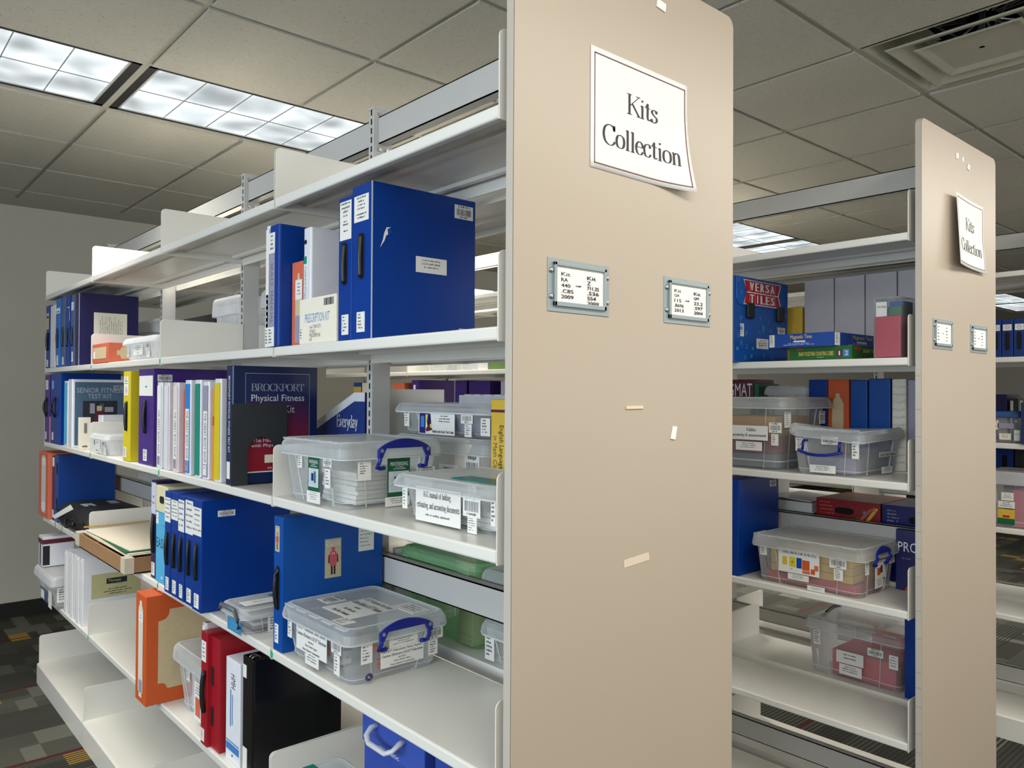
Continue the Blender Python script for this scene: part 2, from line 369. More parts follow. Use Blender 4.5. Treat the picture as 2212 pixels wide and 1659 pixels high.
def carpetmat():
    m = bpy.data.materials.new('carpet_tile'); m.use_nodes = True; nt = m.node_tree; N = nt.nodes; L = nt.links
    b = N['Principled BSDF']; b.inputs['Roughness'].default_value = .95; b.inputs['Specular IOR Level'].default_value = .1
    tc = N.new('ShaderNodeTexCoord'); sx = N.new('ShaderNodeSeparateXYZ'); L.new(tc.outputs['Object'], sx.inputs[0])
    def math(op, a, bb, c=None):
        q = N.new('ShaderNodeMath'); q.operation = op
        for i, x in enumerate((a, bb, c)):
            if x is None: continue
            if isinstance(x, (int, float)): q.inputs[i].default_value = x
            else: L.new(x, q.inputs[i])
        return q.outputs[0]
    def cell(w, h, seed):
        a = math('FLOOR', math('DIVIDE', sx.outputs[0], w), 0); c = math('FLOOR', math('DIVIDE', sx.outputs[1], h), 0)
        k = N.new('ShaderNodeCombineXYZ'); L.new(a, k.inputs[0]); L.new(c, k.inputs[1]); k.inputs[2].default_value = seed
        wn = N.new('ShaderNodeTexWhiteNoise'); L.new(k.outputs[0], wn.inputs['Vector']); return wn.outputs['Value']
    def mix(f, a, c):
        q = N.new('ShaderNodeMix'); q.data_type = 'RGBA'; L.new(f, q.inputs[0])
        for i, x in ((6, a), (7, c)):
            if isinstance(x, str): q.inputs[i].default_value = (*lin(x), 1)
            else: L.new(x, q.inputs[i])
        return q.outputs[2]
    c = mix(cell(.6, .125, 1), '#32322d', '#4a4a43')
    c = mix(math('GREATER_THAN', cell(.075, .15, 2), .78), c, '#5a5a52')
    c = mix(math('GREATER_THAN', cell(.1, .15, 5), .955), c, '#846a30')
    c = mix(math('MULTIPLY', math('GREATER_THAN', cell(.45, .3, 9), .4), math('GREATER_THAN', math('FRACT', math('DIVIDE', sx.outputs[1], .02), 0), .55)), c, '#2b2b28')
    c = mix(math('LESS_THAN', math('FRACT', math('ADD', math('DIVIDE', sx.outputs[1], .93), .12), 0), .017), c, '#4d1f22')
    n = N.new('ShaderNodeTexNoise'); n.inputs['Scale'].default_value = 420; L.new(tc.outputs['Object'], n.inputs['Vector'])
    mm = N.new('ShaderNodeMix'); mm.data_type = 'RGBA'; mm.blend_type = 'MULTIPLY'; mm.inputs[0].default_value = .55
    L.new(c, mm.inputs[6]); L.new(n.outputs['Color'], mm.inputs[7])
    br = N.new('ShaderNodeMix'); br.data_type = 'RGBA'; br.blend_type = 'MULTIPLY'; br.inputs[0].default_value = 1; br.inputs[7].default_value = (1.5, 1.5, 1.5, 1); br.clamp_result = False
    L.new(mm.outputs[2], br.inputs[6]); L.new(br.outputs[2], b.inputs['Base Color'])
    bu = N.new('ShaderNodeBump'); bu.inputs['Strength'].default_value = .4; L.new(n.outputs['Fac'], bu.inputs['Height']); L.new(bu.outputs[0], b.inputs['Normal'])
    return m
WALL = M('wall_paint', '#c0bdb1', .8, var=.02, scale=2); GRID = M('ceiling_grid_enamel', '#a9a69a', .5, var=.02)
WY = 5.08
tag(MB().box(-3.6, 13.5, -4, WY, -.05, 0).build('floor', carpetmat()), kind='structure')
tag(MB().box(-3.7, -3.6, -4, WY, 0, H).build('wall_left', WALL), kind='structure')
tag(MB().box(-3.6, 13.5, WY, WY+.1, 0, H).build('wall_back', WALL), kind='structure')
tag(MB().box(13.4, 13.5, -4, WY, 0, H).build('wall_right', WALL), kind='structure')
tag(MB().box(-3.6, 13.4, WY-.012, WY, .0, .10).build('baseboard_back', M('rubber_base', '#1d1c1b', .5)), kind='structure')
def window(n, u0, u1, z0, z1, cols, place):
    b = MB()
    for k in range(cols+1): u = u0+(u1-u0)*k/cols; b.box(*place(u-.03, u+.03), z0, z1)
    for z in (z0, z1): b.box(*place(u0-.03, u1+.03), z-.03, z+.03)
    tag(b.build('window_%d' % n, FRAMEW), kind='structure')
FRAMEW = M('window_frame', '#8d8f90', .4, metal=.4)
window(1, -2.25, 2.05, 1.07, 2.33, 3, lambda a, c: (-3.6, -3.53, a, c))
window(2, -3.4, 2.4, .3, 2.65, 4, lambda a, c: (a, c, -4.08, -4.02))  # unseen mullions added around the rear fill lamp
window(3, 3.0, 8.2, .3, 2.65, 4, lambda a, c: (a, c, -4.08, -4.02))  # unseen frame added around the right-hand fill lamp
FIX = [(k, 1) for k in range(-6, 20, 2)] + [(k, -5) for k in range(-6, 12, 2)]      # troffers, two tiles long, in rows
DIFF = (3, -3)
skip = {(k+d, j) for k, j in FIX for d in (0, 1)} | {DIFF}
grid = MB()
for i in range(-7, 22):
    for j in range(-8, 6):
        if (i, j) in skip: continue
        x, y = GX0+i*G, GY0+j*G
        y1 = min(y+G-.013, 4.80)
        if y1 > y+.03: grid.box(x+.012, x+G-.012, y+.012, y1, H-.011, H+.02)
ceil = tag(grid.build('ceiling', tilemat()), kind='structure')
tb = MB()
for i in range(-7, 23):                                       # T-bars stop where a troffer spans two tiles
    cuts = sorted(GY0+j*G for k, j in FIX if k+1 == i); y = GY0-8*G
    for c in cuts+[None]:
        ye = 4.83 if c is None else c+.012
        if ye > y: tb.box(GX0+i*G-.0121, GX0+i*G+.0121, y, ye, H-.001, H+.03)
        if c is not None: y = c+G-.012
for j in range(-8, 6): tb.box(GX0-7*G, GX0+22*G, GY0+j*G-.0121, GY0+j*G+.0121, H-.0012, H+.03)
tb.box(-4, 13.4, 4.815, WY, H-.004, H+.03)
tag(tb.build('ceiling_grid', GRID), kind='structure')
tag(MB().box(-4.3, 13.5, -4, WY, H+.2, H+.22).build('ceiling_deck', M('plenum', '#4a4944', .9)), kind='structure')

# ---- ceiling lights: frame, prism lens of 2 x 6 cells, dividers
def lensmat():
    m = bpy.data.materials.new('lit_lens'); m.use_nodes = True; nt = m.node_tree; N = nt.nodes; L = nt.links
    for n in list(N):
        if n.type != 'OUTPUT_MATERIAL': N.remove(n)
    e = N.new('ShaderNodeEmission'); tc = N.new('ShaderNodeTexCoord'); sx = N.new('ShaderNodeSeparateXYZ'); L.new(tc.outputs['Object'], sx.inputs[0])
    def mt(op, a, b=0, cl=False):
        q = N.new('ShaderNodeMath'); q.operation = op; q.use_clamp = cl
        for i, x in enumerate((a, b)):
            if isinstance(x, (int, float)): q.inputs[i].default_value = x
            else: L.new(x, q.inputs[i])
        return q.outputs[0]
    px = mt('FRACT', mt('DIVIDE', mt('ADD', sx.outputs[0], 5.616), 0.1872)); py = mt('FRACT', mt('DIVIDE', mt('ADD', sx.outputs[1], 2.88), .288))
    gx = mt('ABSOLUTE', mt('SUBTRACT', px, .5)); gy = mt('ABSOLUTE', mt('SUBTRACT', py, .5))
    n = N.new('ShaderNodeTexNoise'); n.inputs['Scale'].default_value = 5.0; n.inputs['Detail'].default_value = .6; n.inputs['Distortion'].default_value = .5; L.new(tc.outputs['Object'], n.inputs['Vector'])
    edge = mt('POWER', mt('MULTIPLY', gy, 2), 2.2)
    nz = mt('MULTIPLY', mt('SUBTRACT', n.outputs['Fac'], .38, ), 3.2)
    s = mt('ADD', mt('ADD', .56, mt('MULTIPLY', edge, .42)), mt('MULTIPLY', mt('MAXIMUM', nz, -.12), .55))
    s = mt('ADD', s, mt('MULTIPLY', mt('POWER', mt('MULTIPLY', gx, 2), 6), .25))
    L.new(s, e.inputs['Strength']); e.inputs['Color'].default_value = (.90, .975, 1, 1)
    L.new(e.outputs[0], N['Material Output'].inputs[0]); return m
LENS = lensmat(); FRAME = M('fixture_frame', '#b9bab8', .4); DARKGAP = M('fixture_gap', '#17171a', .6)
def ceiling_light(i, j, label):
    x0, y0 = GX0+i*G, GY0+j*G; x1, y1 = x0+2*G, y0+G
    t = thing('ceiling_light', label, 'ceiling light', ((x0+x1)/2, (y0+y1)/2, H), 'troffer lights in the ceiling')
    b = MB(); g = .013
    for a in ((x0+g, x0+.046, y0+g, y1-g), (x1-.046, x1-g, y0+g, y1-g), (x0+g, x1-g, y0+g, y0+.034), (x0+g, x1-g, y1-.034, y1-g)): b.box(*a, H+.001, H+.05)
    b.build('housing', DARKGAP, t)
    b = MB()
    for a in ((x0+.046, x0+.054, y0+.033, y1-.033), (x1-.054, x1-.046, y0+.033, y1-.033), (x0+.046, x1-.046, y0+.033, y0+.037), (x0+.046, x1-.046, y1-.037, y1-.033)): b.box(*a, H+.001, H+.012)
    b.build('frame', FRAME, t)
    MB().add([(x0+.048, y0+.034, H+.006), (x1-.048, y0+.034, H+.006), (x1-.048, y1-.034, H+.006), (x0+.048, y1-.034, H+.006)], [(0, 3, 2, 1)]).build('lens', LENS, t)
    b = MB(); cw = (x1-x0-.096)/6
    for k in range(1, 6): b.box(x0+.048+k*cw-.0017, x0+.048+k*cw+.0017, y0+.034, y1-.034, H+.002, H+.0055)
    b.box(x0+.048, x1-.048, (y0+y1)/2-.0015, (y0+y1)/2+.0015, H+.002, H+.0055)
    b.build('louvre', M('louvre_line', '#8c9094', .5), t)
    if -5 < i < 9:                                            # the tubes' light, cut off at low angles by the louvre cells
        l = bpy.data.lights.new('tube_light', 'AREA'); l.shape = 'RECTANGLE'; l.size = 2*G-.08; l.size_y = G-.06; l.energy = 23 if j < 0 else (30 if i > 1 else 16); l.color = (1.0, .95, .86); l.spread = math.radians(180 if j < 0 else 105)
        lo = bpy.data.objects.new('tube_light', l); C.objects.link(lo); lo.parent = t; lo.location = (0, 0, -.004)
for i, j in FIX:
    n = 'lit twelve-cell ceiling light '
    if j == -5: lb = n+'in the row before the end panels'
    elif i == -2: lb = n+'cut by the left edge of the photo'
    elif i == 0: lb = n+'over the first bookcase, beside the left cut one'
    elif i == 6: lb = n+'seen between top rail and canopy of the second bookcase'
    elif i == 8: lb = n+'sliver past the larger one over the second bookcase'
    elif i in (16, 18): lb = n+'over the third bookcase at the right edge'
    else: lb = n+'in the long row behind the bookcases'
    if j == -5 and i not in (-6, -4, -2, 0, 2, 4, 6, 8): continue
    ceiling_light(i, j, lb)

# ---- square air diffuser
def air_diffuser():
    x0, y0 = GX0+DIFF[0]*G, GY0+DIFF[1]*G; cx, cy = x0+G/2, y0+G/2; s = G/2-.013
    m = M('diffuser_enamel', '#b4b2a2', .35)
    t = thing('air_diffuser', 'square white ceiling air diffuser with stepped hanging plaque', 'air vent', (cx, cy, H))
    sq = lambda r, z: [(cx-r, cy-r, z), (cx+r, cy-r, z), (cx+r, cy+r, z), (cx-r, cy+r, z)]
    MB().loft([sq(s, H-.004), sq(s-.012, H-.004), sq(s-.10, H+.09), sq(s-.13, H+.10)], 0, False, False).build('outer_pan', m, t)
    b = MB(); ci = lambda r, z: [(cx+r*math.cos(k*math.pi/12), cy+r*math.sin(k*math.pi/12), z) for k in range(24)]
    b.loft([ci(.19, H+.095), ci(.16, H+.12), ci(.15, H+.19)], 0, False, True); b.build('duct_neck', DARK, t)
    MB().loft([sq(s-.055, H-.012), sq(s-.062, H-.016), sq(s-.125, H+.004), sq(s-.15, H+.02), sq(s-.148, H+.024), sq(s-.12, H+.009), sq(s-.055, H-.012)], 0, False, False).build('middle_ring', m, t)
    MB().loft([sq(s-.125, H-.014), sq(s-.135, H-.017), sq(s-.16, H-.006), sq(.07, H-.006)], 0, False, True).build('plaque', m, t)
    b = MB(); b.box(cx-.008, cx+.008, cy-.008, cy+.008, H-.006, H+.15)
    for k in range(4):
        a = k*math.pi/2+.78; b.tube([(cx+.03*math.cos(a), cy+.03*math.sin(a), H+.0), (cx+.19*math.cos(a), cy+.19*math.sin(a), H+.09)], .004, 6)
    b.build('hanger', GREYPL, t)
    b = MB(); rnd = random.Random(4)
    for k in range(20):
        a = k*.314; b.tube([(cx+.05*math.cos(a), cy+.05*math.sin(a), H+.10), (cx+.15*math.cos(a+.1), cy+.15*math.sin(a+.1), H+.105+.01*(k % 2))], .004, 5)
    b.build('damper_blades', STEEL, t)
air_diffuser()
d = MB(); d.loft([[(4.07+r*math.cos(k*math.pi/12), 1.82+r*math.sin(k*math.pi/12), z) for k in range(24)] for r, z in ((.075, H-.008), (.075, H-.012), (.066, H-.016))], 0, True, True)
tag(d.build('sprinkler_cover', M('cover_enamel', '#bdbaa9', .5)), 'flat round sprinkler cover plate on the ceiling tile', 'sprinkler')

# ================================================================== library bookcases
LEV = [1.988, 1.612, 1.235, .852, .46]
POSTX = (.286, .343); CX = .3145; W = .641
BAYS = [(.038, .912), (.918, 1.803), (1.809, 2.716), (2.722, 3.652)]
PY = [(.036, .064), (.911, .939), (1.803, 1.831), (2.714, 2.742), (3.638, 3.666)]
def bookcase(name, label, ox, oy, nb, lev=LEV, base=True, special=None, holders=True, dots=(), seams=False):
    special = special or {}
    t = thing(name, label, 'bookcase', (ox+CX, oy, 0))
    X = lambda x: ox+x
    # end panel with edging
    z1 = 2.324; r = .022
    prof = [(0, 0), (W, 0)]+[(W-r+r*math.cos(a), z1-r+r*math.sin(a)) for a in [k*math.pi/10 for k in range(6)]]+[(r-r*math.sin(a), z1-r+r*math.cos(a)) for a in [k*math.pi/10 for k in range(6)]]
    ep = MB().prism([(X(x), oy+.0, z) for x, z in prof], (0, .017, 0)).build('end_panel', PANEL, t)
    e = MB(); n = len(prof)
    for i in range(1, n):
        a, b = prof[i], prof[(i+1) % n]
        if a[1] == 0 and b[1] == 0: continue
        cxm, czm = W/2, 1.1
        o = lambda p: (p[0]+(.0012 if p[0] > cxm else -.0012), p[1]+(.0012 if p[1] > 2.25 else 0))
        a2, b2 = o(a), o(b)
        e.add([(X(a2[0]), oy+.0006, a2[1]), (X(b2[0]), oy+.0006, b2[1]), (X(b2[0]), oy+.018, b2[1]), (X(a2[0]), oy+.018, a2[1])], [(0, 1, 2, 3)])
    if seams:
        rnd = random.Random(5); z = .12
        while z < 1.62: e.box(X(0)-.0016, X(0)-.0010, oy+.001, oy+.0165, z, z+.0012, 1); z += rnd.choice((.055, .08, .045, .10))
    e.build('edge_band', [EDGE, M('seam_line', '#8f887e', .6)], ep)
    for k in range(nb+1):                                     # uprights with slots down both faces
        y0, y1 = oy+PY[k][0], oy+PY[k][1]; b = MB(); b.box(X(POSTX[0]), X(POSTX[1]), y0, y1, 0, 2.29)
        b.box(X(POSTX[0])-.002, X(POSTX[1])+.002, y0-.001, y1+.001, 2.286, 2.292)
        ym = (y0+y1)/2
        for q in range(88):
            z = .06+q*.0254
            for xs in (X(POSTX[0])-.0004, X(POSTX[1])+.0004): b.box(xs-.0004, xs+.0004, ym-.0028, ym+.0028, z, z+.016, 1)
        b.build('upright', [POST, DARK], t)
    for k in range(nb):                                       # channel rails between the uprights: top, middle, bottom
        ya, yb = oy+PY[k][1], oy+PY[k+1][0]
        for za, zb in ((2.19, 2.265), (.98, 1.054), (.15, .225)):
            b = MB()
            b.box(X(.300), X(.303), ya, yb, za, zb); b.box(X(.300), X(.33), ya, yb, zb-.003, zb); b.box(X(.300), X(.33), ya, yb, za, za+.003); b.box(X(.327), X(.33), ya, yb, zb-.014, zb)
            for yy, sg in ((ya, 1), (yb, -1)):
                b.box(X(.292), X(.337), min(yy, yy+sg*.002), max(yy, yy+sg*.002), za-.028, zb+.018)
                for zz in (za-.016, zb+.008):
                    for xx in (.302, .326):
                        b.loft([[(X(xx)+.006*math.cos(q*math.pi/3), yy+sg*d, zz+.006*math.sin(q*math.pi/3)) for q in range(6)] for d in (.002, .007)], 1)
            b.build('rail', [POST, STEEL], t)
    def bracket(sh, side, x0, x1, y, z, hgt, th=.0024):
        rr = .014; lo = z-.026
        p = [(x1, lo), (x1, z+hgt)]+[(x0+rr-rr*math.sin(a), z+hgt-rr+rr*math.cos(a)) for a in [k*math.pi/12 for k in range(7)]]+[(x0, lo)]
        f = (lambda x: X(x)) if side == 0 else (lambda x: X(2*CX-x))
        MB().prism([(f(x), y, q) for x, q in p], (0, th, 0)).build('bracket', METAL, sh, .0006)
    for k in range(nb):
        for li, z in enumerate(lev):
            for side in (0, 1):
                if (li, k, side) in special and special[(li, k, side)] is None: continue
                f = (lambda x: X(x)) if side == 0 else (lambda x: X(2*CX-x))
                ya, yb = oy+BAYS[k][0]+.003, oy+BAYS[k][1]-.003; th = .024
                p = [(.283, z-.034), (.283, z), (.004, z), (.0012, z-.0012), (0, z-.004), (0, z-th+.004), (.0012, z-th+.0012), (.004, z-th), (.016, z-th), (.016, z-th+.004), (.006, z-th+.004), (.005, z-.006), (.03, z-.004), (.08, z-.004), (.083, z-.010), (.098, z-.010), (.101, z-.004), (.24, z-.004), (.243, z-.012), (.258, z-.012), (.261, z-.004), (.279, z-.004), (.279, z-.034)]
                sh = MB().prism([(f(x), ya, q) for x, q in p], (0, yb-ya, 0)).build('shelf', METAL, t)
                lo = special.get((li, k, side), (.13, .13))
                bracket(sh, side, 0, .285, oy+BAYS[k][0], z, lo[0]); bracket(sh, side, 0, .285, oy+BAYS[k][1]-.0024, z, lo[1])
        if base:
            for side in (0, 1):
                f = (lambda x: X(x)) if side == 0 else (lambda x: X(2*CX-x))
                ya, yb = oy+BAYS[k][0], oy+BAYS[k][1]; z = .10
                p = [(.285, .06), (.285, z), (-.014, z), (-.018, z-.001), (-.021, z-.006), (-.021, .0), (-.017, .0), (-.017, z-.006), (.281, z-.004), (.281, .06)]
                sh = MB().prism([(f(x), ya, q) for x, q in p], (0, yb-ya, 0)).build('base_shelf', METAL, t)
                for y in (ya, yb-.0024): bracket(sh, side, -.012, .285, y, z, .14)
    # card holders on the panel
    if holders:
        for hx, A, B in holders:
            x0, z0 = hx, 1.640; x1, z2 = hx+.157, 1.733; yf = oy
            h = MB()
            h.box(X(x0), X(x1), yf-.0015, yf, z0, z2)
            for a in ((x0+.013, x1-.011, z2-.013, z2-.007), (x0+.013, x1-.011, z0+.010, z0+.018), (x0+.013, x0+.019, z0+.010, z2-.007), (x1-.017, x1-.011, z0+.010, z2-.007)):
                h.box(X(a[0]), X(a[1]), yf-.006, yf-.001, a[2], a[3])
            hb = h.build('card_holder', HOLDER, t, .0008)
            for sx in (x0+.0075, x1-.0055):
                for sz in (z0+.026, z2-.022):
                    MB().loft([[(X(sx)+rr*math.cos(q*math.pi/5), yf-dd, sz+rr*math.sin(q*math.pi/5)) for q in range(10)] for rr, dd in ((.0048, .0015), (.0046, .003), (.003, .0046), (.0012, .0048))], 0).build('screw', STEEL, hb, smooth=True)
            fc = Face((X(x0+.019), yf-.0015, z0+.018), (1, 0, 0), (0, 0, 1), x1-x0-.036, z2-z0-.031)
            l = fc.at(0, 0, 1, 1).sheet(PAPER)
            for col, rows in ((0, A), (1, B)):
                n = len(rows)
                for q, s in enumerate(rows):
                    a0 = (.10, .64)[col]; top = (.84, .82)[col]-q*(.158 if n < 6 else .145)
                    wd = min(.25, .062*len(s)+.01*(len(s) < 3))
                    if s == '~': l.bars(1, a0, top-.09, a0+.13, top, INK, .6, seed=q+col)
                    else: l.text(s, a0, top-.105, a0+wd, top).text(s, a0+.006, top-.108, a0+wd+.006, top-.003)
            l.rect(.39, .485, .5, .505, INK); l.poly([(.465, .53), (.515, .495), (.465, .46), (.48, .495)], INK)
            l.done(hb, 'index_card')
    for (x, y, z, r) in dots:
        MB().loft([[(X(x)-d, oy+y+r*.75*math.cos(q*math.pi/8), z+r*math.sin(q*math.pi/8)) for q in range(16)] for d in (0.0002, .0007)], 0).build('shelf_dot', M('green_dot', '#1fb070', .6), t, )
    return t
lowA = {(1, 0, 0): (.13, .0), (1, 1, 0): (.0, .13), (4, 1, 0): (.13, .0), (4, 2, 0): (.0, .13), (2, 0, 1): (.13, .13), (3, 1, 0): (.13, .0), (3, 2, 0): (.0, .13), (2, 1, 0): (.13, .0), (2, 2, 0): (.0, .13), (3, 0, 0): (.0, .0), (2, 0, 0): (.0, .13)}
lowA[(3, 3, 0)] = (.13, .0); lowA[(3, 1, 0)] = (.0, .0); lowA[(2, 0, 0)] = (.13, .13); lowA[(4, 0, 0)] = (.13, .13); lowA[(3, 0, 0)] = (.13, .0); lowA[(3, 2, 0)] = (.0, .13); lowA[(2, 1, 0)] = (.0, .0)
HA = [(.0775, ['Kit', 'RA', '440', '.C85', '2009'], ['Kit', 'Z', '711.25', '.S36', 'S54', '2009']),
      (.398, ['Kit', 'QA', '115', '.B696', '2013'], ['Kit', 'QM', '23.2', '.S97', '2004'])]
HB = [(.081, ['~']*5, ['~']*5), (.394, ['~']*5, ['~']*5)]
bookcase('bookcase', 'beige panelled double-sided steel bookcase in front, nearest to the camera', 0, 0, 4, special=lowA, holders=HA,
         dots=[(0, 1.806, 1.600, .009), (0, 2.719, 1.600, .009), (0, 2.719, 1.223, .009), (0, 1.806, 1.223, .009), (0, .909, .84, .010), (0, 1.806, .84, .009), (0, 2.719, .448, .009)])
bookcase('bookcase', 'beige panelled double-sided bookcase across the aisle, second from the left', 1.58, -.034, 4, special={}, holders=HB, seams=True)
bookcase('bookcase', 'double-sided bookcase cut by the right edge of the photo', 3.05, -.06, 3, lev=[2.045, 1.668, 1.288, .915, .536], holders=None)

# ---- paper signs, taped scraps
def sign(label, x0, x1, z0, z1, y, bend):
    t = thing('paper_sign', label, 'sign', ((x0+x1)/2, y, z0), 'taped Kits Collection signs')
    nx, nz = 16, 12; v = []; f = []
    P = lambda a, b: bend(a, b)
    for j in range(nz+1):
        for i in range(nx+1):
            dx, dy, dz = P(i/nx, j/nz); v.append((x0+(x1-x0)*i/nx+dx, y-.0012-dy, z0+(z1-z0)*j/nz+dz))
    for j in range(nz):
        for i in range(nx): k = j*(nx+1)+i; f.append((k, k+1, k+nx+2, k+nx+1))
    o = MB().add(v, f).build('sheet', PAPER, t, smooth=True)
    so = o.modifiers.new('thickness', 'SOLIDIFY'); so.thickness = .0003; so.offset = -1
    b = MB()
    def put(vs, fs, mi):
        q = []
        for a, c in vs:
            dx, dy, dz = P(a, c); q.append((x0+(x1-x0)*a+dx, y-.0018-dy, z0+(z1-z0)*c+dz))
        b.add(q, fs, mi)
    for a0, b0, a1, b1 in ((.032, .04, .04, .955), (.965, .04, .973, .955), (.032, .04, .973, .05), (.032, .945, .973, .955)):
        nn = 12
        for i in range(nn):
            if a1-a0 > b1-b0: c0 = a0+(a1-a0)*i/nn; c1 = a0+(a1-a0)*(i+1)/nn; put([(c0, b0), (c1, b0), (c1, b1), (c0, b1)], [(0, 1, 2, 3)], 1)
            else: c0 = b0+(b1-b0)*i/nn; c1 = b0+(b1-b0)*(i+1)/nn; put([(a0, c0), (a1, c0), (a1, c1), (a0, c1)], [(0, 1, 2, 3)], 1)
    for s, a0, b0, a1, b1 in (('Kits', .345, .545, .665, .715), ('Collection', .11, .225, .895, .395)):
        V, F = serif(s); xs = [p[0] for p in V]; mn, mxx = min(xs), max(xs)
        put([(a0+(a1-a0)*(p[0]-mn)/(mxx-mn), b0+(b1-b0)*p[1]) for p in V], F, 0)
    b.build('print', [INK, MAROON], t)
def bendA(a, b):
    k = max(0, a-.55)/.45*max(0, .75-b)/.75; return (.006*k, .022*k*k, 0)
def bendB(a, b):
    k = (1-a); s = .55+.45*(1-b); return (-.012*k*k*s, .032*k*k*s+.010*max(0, .5-b)*2*a, .0)
sign('paper sign on the large front end panel, flat with its lower right corner curling', .183, .472, 1.9085, 2.13, 0, bendA)
sign('smaller looking paper sign peeling off the farther end panel', 1.806, 2.095, 1.909, 2.137, -.034, bendB)
def scrap(label, x, z, w_, h_, y, rot, m, lift=.002):
    c, s = math.cos(rot), math.sin(rot)
    p = [(x+c*a-s*b, y-.0003, z+s*a+c*b) for a, b in ((-w_/2, -h_/2), (w_/2, -h_/2*.9), (w_/2*.95, h_/2), (-w_/2, h_/2*.85))]
    o = MB().prism(p[::-1], (0, -lift, 0)).build('tape_scrap', m); tag(o, label, 'tape', 'old tape scraps on the end panels')
TAPE = M('yellowed_tape', '#d8c7a6', .4); TAPEW = M('white_tape', '#ece8e0', .5)
scrap('white tape scrap at the very top edge of the front end panel', .386, 2.268, .028, .018, 0, -.15, TAPEW)
scrap('yellowed tape strip in the middle of the front end panel, above the torn scrap', .309, 1.473, .05, .006, 0, .0, TAPE)
scrap('torn white scrap right of centre on the front end panel', .431, 1.421, .014, .028, 0, -.25, TAPEW)
scrap('faint tape strip low on the front end panel', .318, 1.182, .075, .016, 0, .06, M('clear_tape', '#d6c6b2', .25), .0004)
scrap('left of three white putty squares atop the farther end panel', 1.858, 2.264, .019, .019, -.034, 0, TAPEW)
scrap('tiny middle one of three white putty squares atop the farther end panel', 1.910, 2.263, .013, .016, -.034, .1, TAPEW, .0008)
scrap('right tilted one of three white putty squares atop the farther end panel', 1.958, 2.247, .019, .019, -.034, -.2, TAPEW)

# ================================================================== what stands on the shelves
def stadium(F, u, v, w_, h_, n=8):
    """outline of an upright slot on a face, centre u, v in metres from its corner"""
    r = w_/2; p = []
    for k in range(n+1): a = math.pi*k/n; p.append(F.O+F.U*(u+r*math.cos(a))+F.V*(v+h_/2-r+r*math.sin(a)))
    for k in range(n+1): a = math.pi+math.pi*k/n; p.append(F.O+F.U*(u+r*math.cos(a))+F.V*(v-h_/2+r+r*math.sin(a)))
    return p
def kit_box(label, x0, x1, y0, y1, z0, h, mat, handle=.5, name='kit_box', cat='box', group=None, top=None, slot=.3, hw=.011, edge=.0018, bulge=.004, bow=0.0):
    """a stiff book-shaped carrying box: body, lid seam, hand hole and black strap handle in the spine"""
    t = thing(name, label, cat, ((x0+x1)/2, (y0+y1)/2, z0), group); z1 = z0+h
    b = MB()
    if bow:
        n = 8; loops = []
        for k in range(n+1):
            q = k/n; d = bow*math.sin(math.pi*q); z = z0+h*q
            loops.append([(x0-d*.4, y0+d, z), (x1, y0+d, z), (x1, y1+d, z), (x0-d*.4, y1+d, z)])
        b.loft(loops)
    else: b.box(x0, x1, y0, y1, z0, z1)
    b.build('body', mat, t, edge)
    F = faces(x0, x1, y0, y1, z0, z1)
    s = MB(); s.box(x0+.012, x1-.004, y0+.003, y1-.003, z1-.0004, z1+.0006); s.build('lid_seam', top or mat, t)
    if handle:
        u = (y1-y0)*.5; v = h*handle; hh = h*slot; w_ = min(.022, (y1-y0)*.42)
        f = F['f']; b = MB(); b.prism([p-Vector((.0012, 0, 0)) for p in stadium(f, u, v, w_, hh)], (.0012, 0, 0)); b.build('hand_hole', DARK, t)
        b = MB(); path = []
        for k in range(13):
            a = k/12; path.append(f.O+f.U*(u+.002*math.sin(3*a))+f.V*(v-hh*.46+hh*.92*a)+Vector((-.002-bulge*math.sin(math.pi*a), 0, 0)))
        b.tube(path, min(hw*.55, w_*.3), 8, flat=.8); b.build('handle', BLACK, t, smooth=True)
    return t, F
def slab(name, label, cat, x0, x1, y0, y1, z0, h, mat, group=None, rz=0.0, edge=.0015, part='body'):
    t = thing(name, label, cat, ((x0+x1)/2, (y0+y1)/2, z0), group)
    MB().box(x0, x1, y0, y1, z0, z0+h).build(part, mat, t, edge)
    if rz: t.rotation_euler = (0, 0, rz)
    return t, faces(x0, x1, y0, y1, z0, z0+h)
def binder(label, x0, x1, y0, y1, z0, h, cover, spine=None, pages=None, name='binder', cat='binder', group=None, ring=False, lean=0.0):
    """two boards, a rounded spine, pages between, a sheet slipped in the spine sleeve"""
    t = thing(name, label, cat, ((x0+x1)/2, (y0+y1)/2, z0), group); z1 = z0+h; d = .0028
    r = min(.006, (y1-y0)/3); o = []
    for k in range(5): a = math.pi/2+math.pi/2*k/4; o.append((x0+r+r*math.cos(a), y1-r+r*math.sin(a)))
    for k in range(5): a = math.pi+math.pi/2*k/4; o.append((x0+r+r*math.cos(a), y0+r+r*math.sin(a)))
    prof = [(x1, y1)]+o+[(x1, y0), (x1, y0+d), (x0+d+.002, y0+d), (x0+d+.002, y1-d), (x1, y1-d)]
    MB().prism([(x, y, z0) for x, y in prof], (0, 0, h)).build('cover', cover, t, .0006)
    MB().box(x0+.02, x1-.012, y0+d+.001, y1-d-.001, z0+.006, z1-.008).build('pages', pages or PAPER, t)
    F = faces(x0, x1, y0, y1, z0, z1)
    if spine: F['f'].at(.08, .03, .92, .97).sheet(spine).done(t, 'spine_sheet')
    if ring:
        b = MB(); q = (y0+y1)/2
        for dy in (-.008, .008): b.tube([(x0+.02+.012*math.cos(k*math.pi/6), q+dy, z1-.004+.008*math.sin(k*math.pi/6)) for k in range(7)], .0022, 6)
        b.build('ring', STEEL, t, smooth=True)
    if lean: t.rotation_euler = (lean, 0, 0)
    return t, F
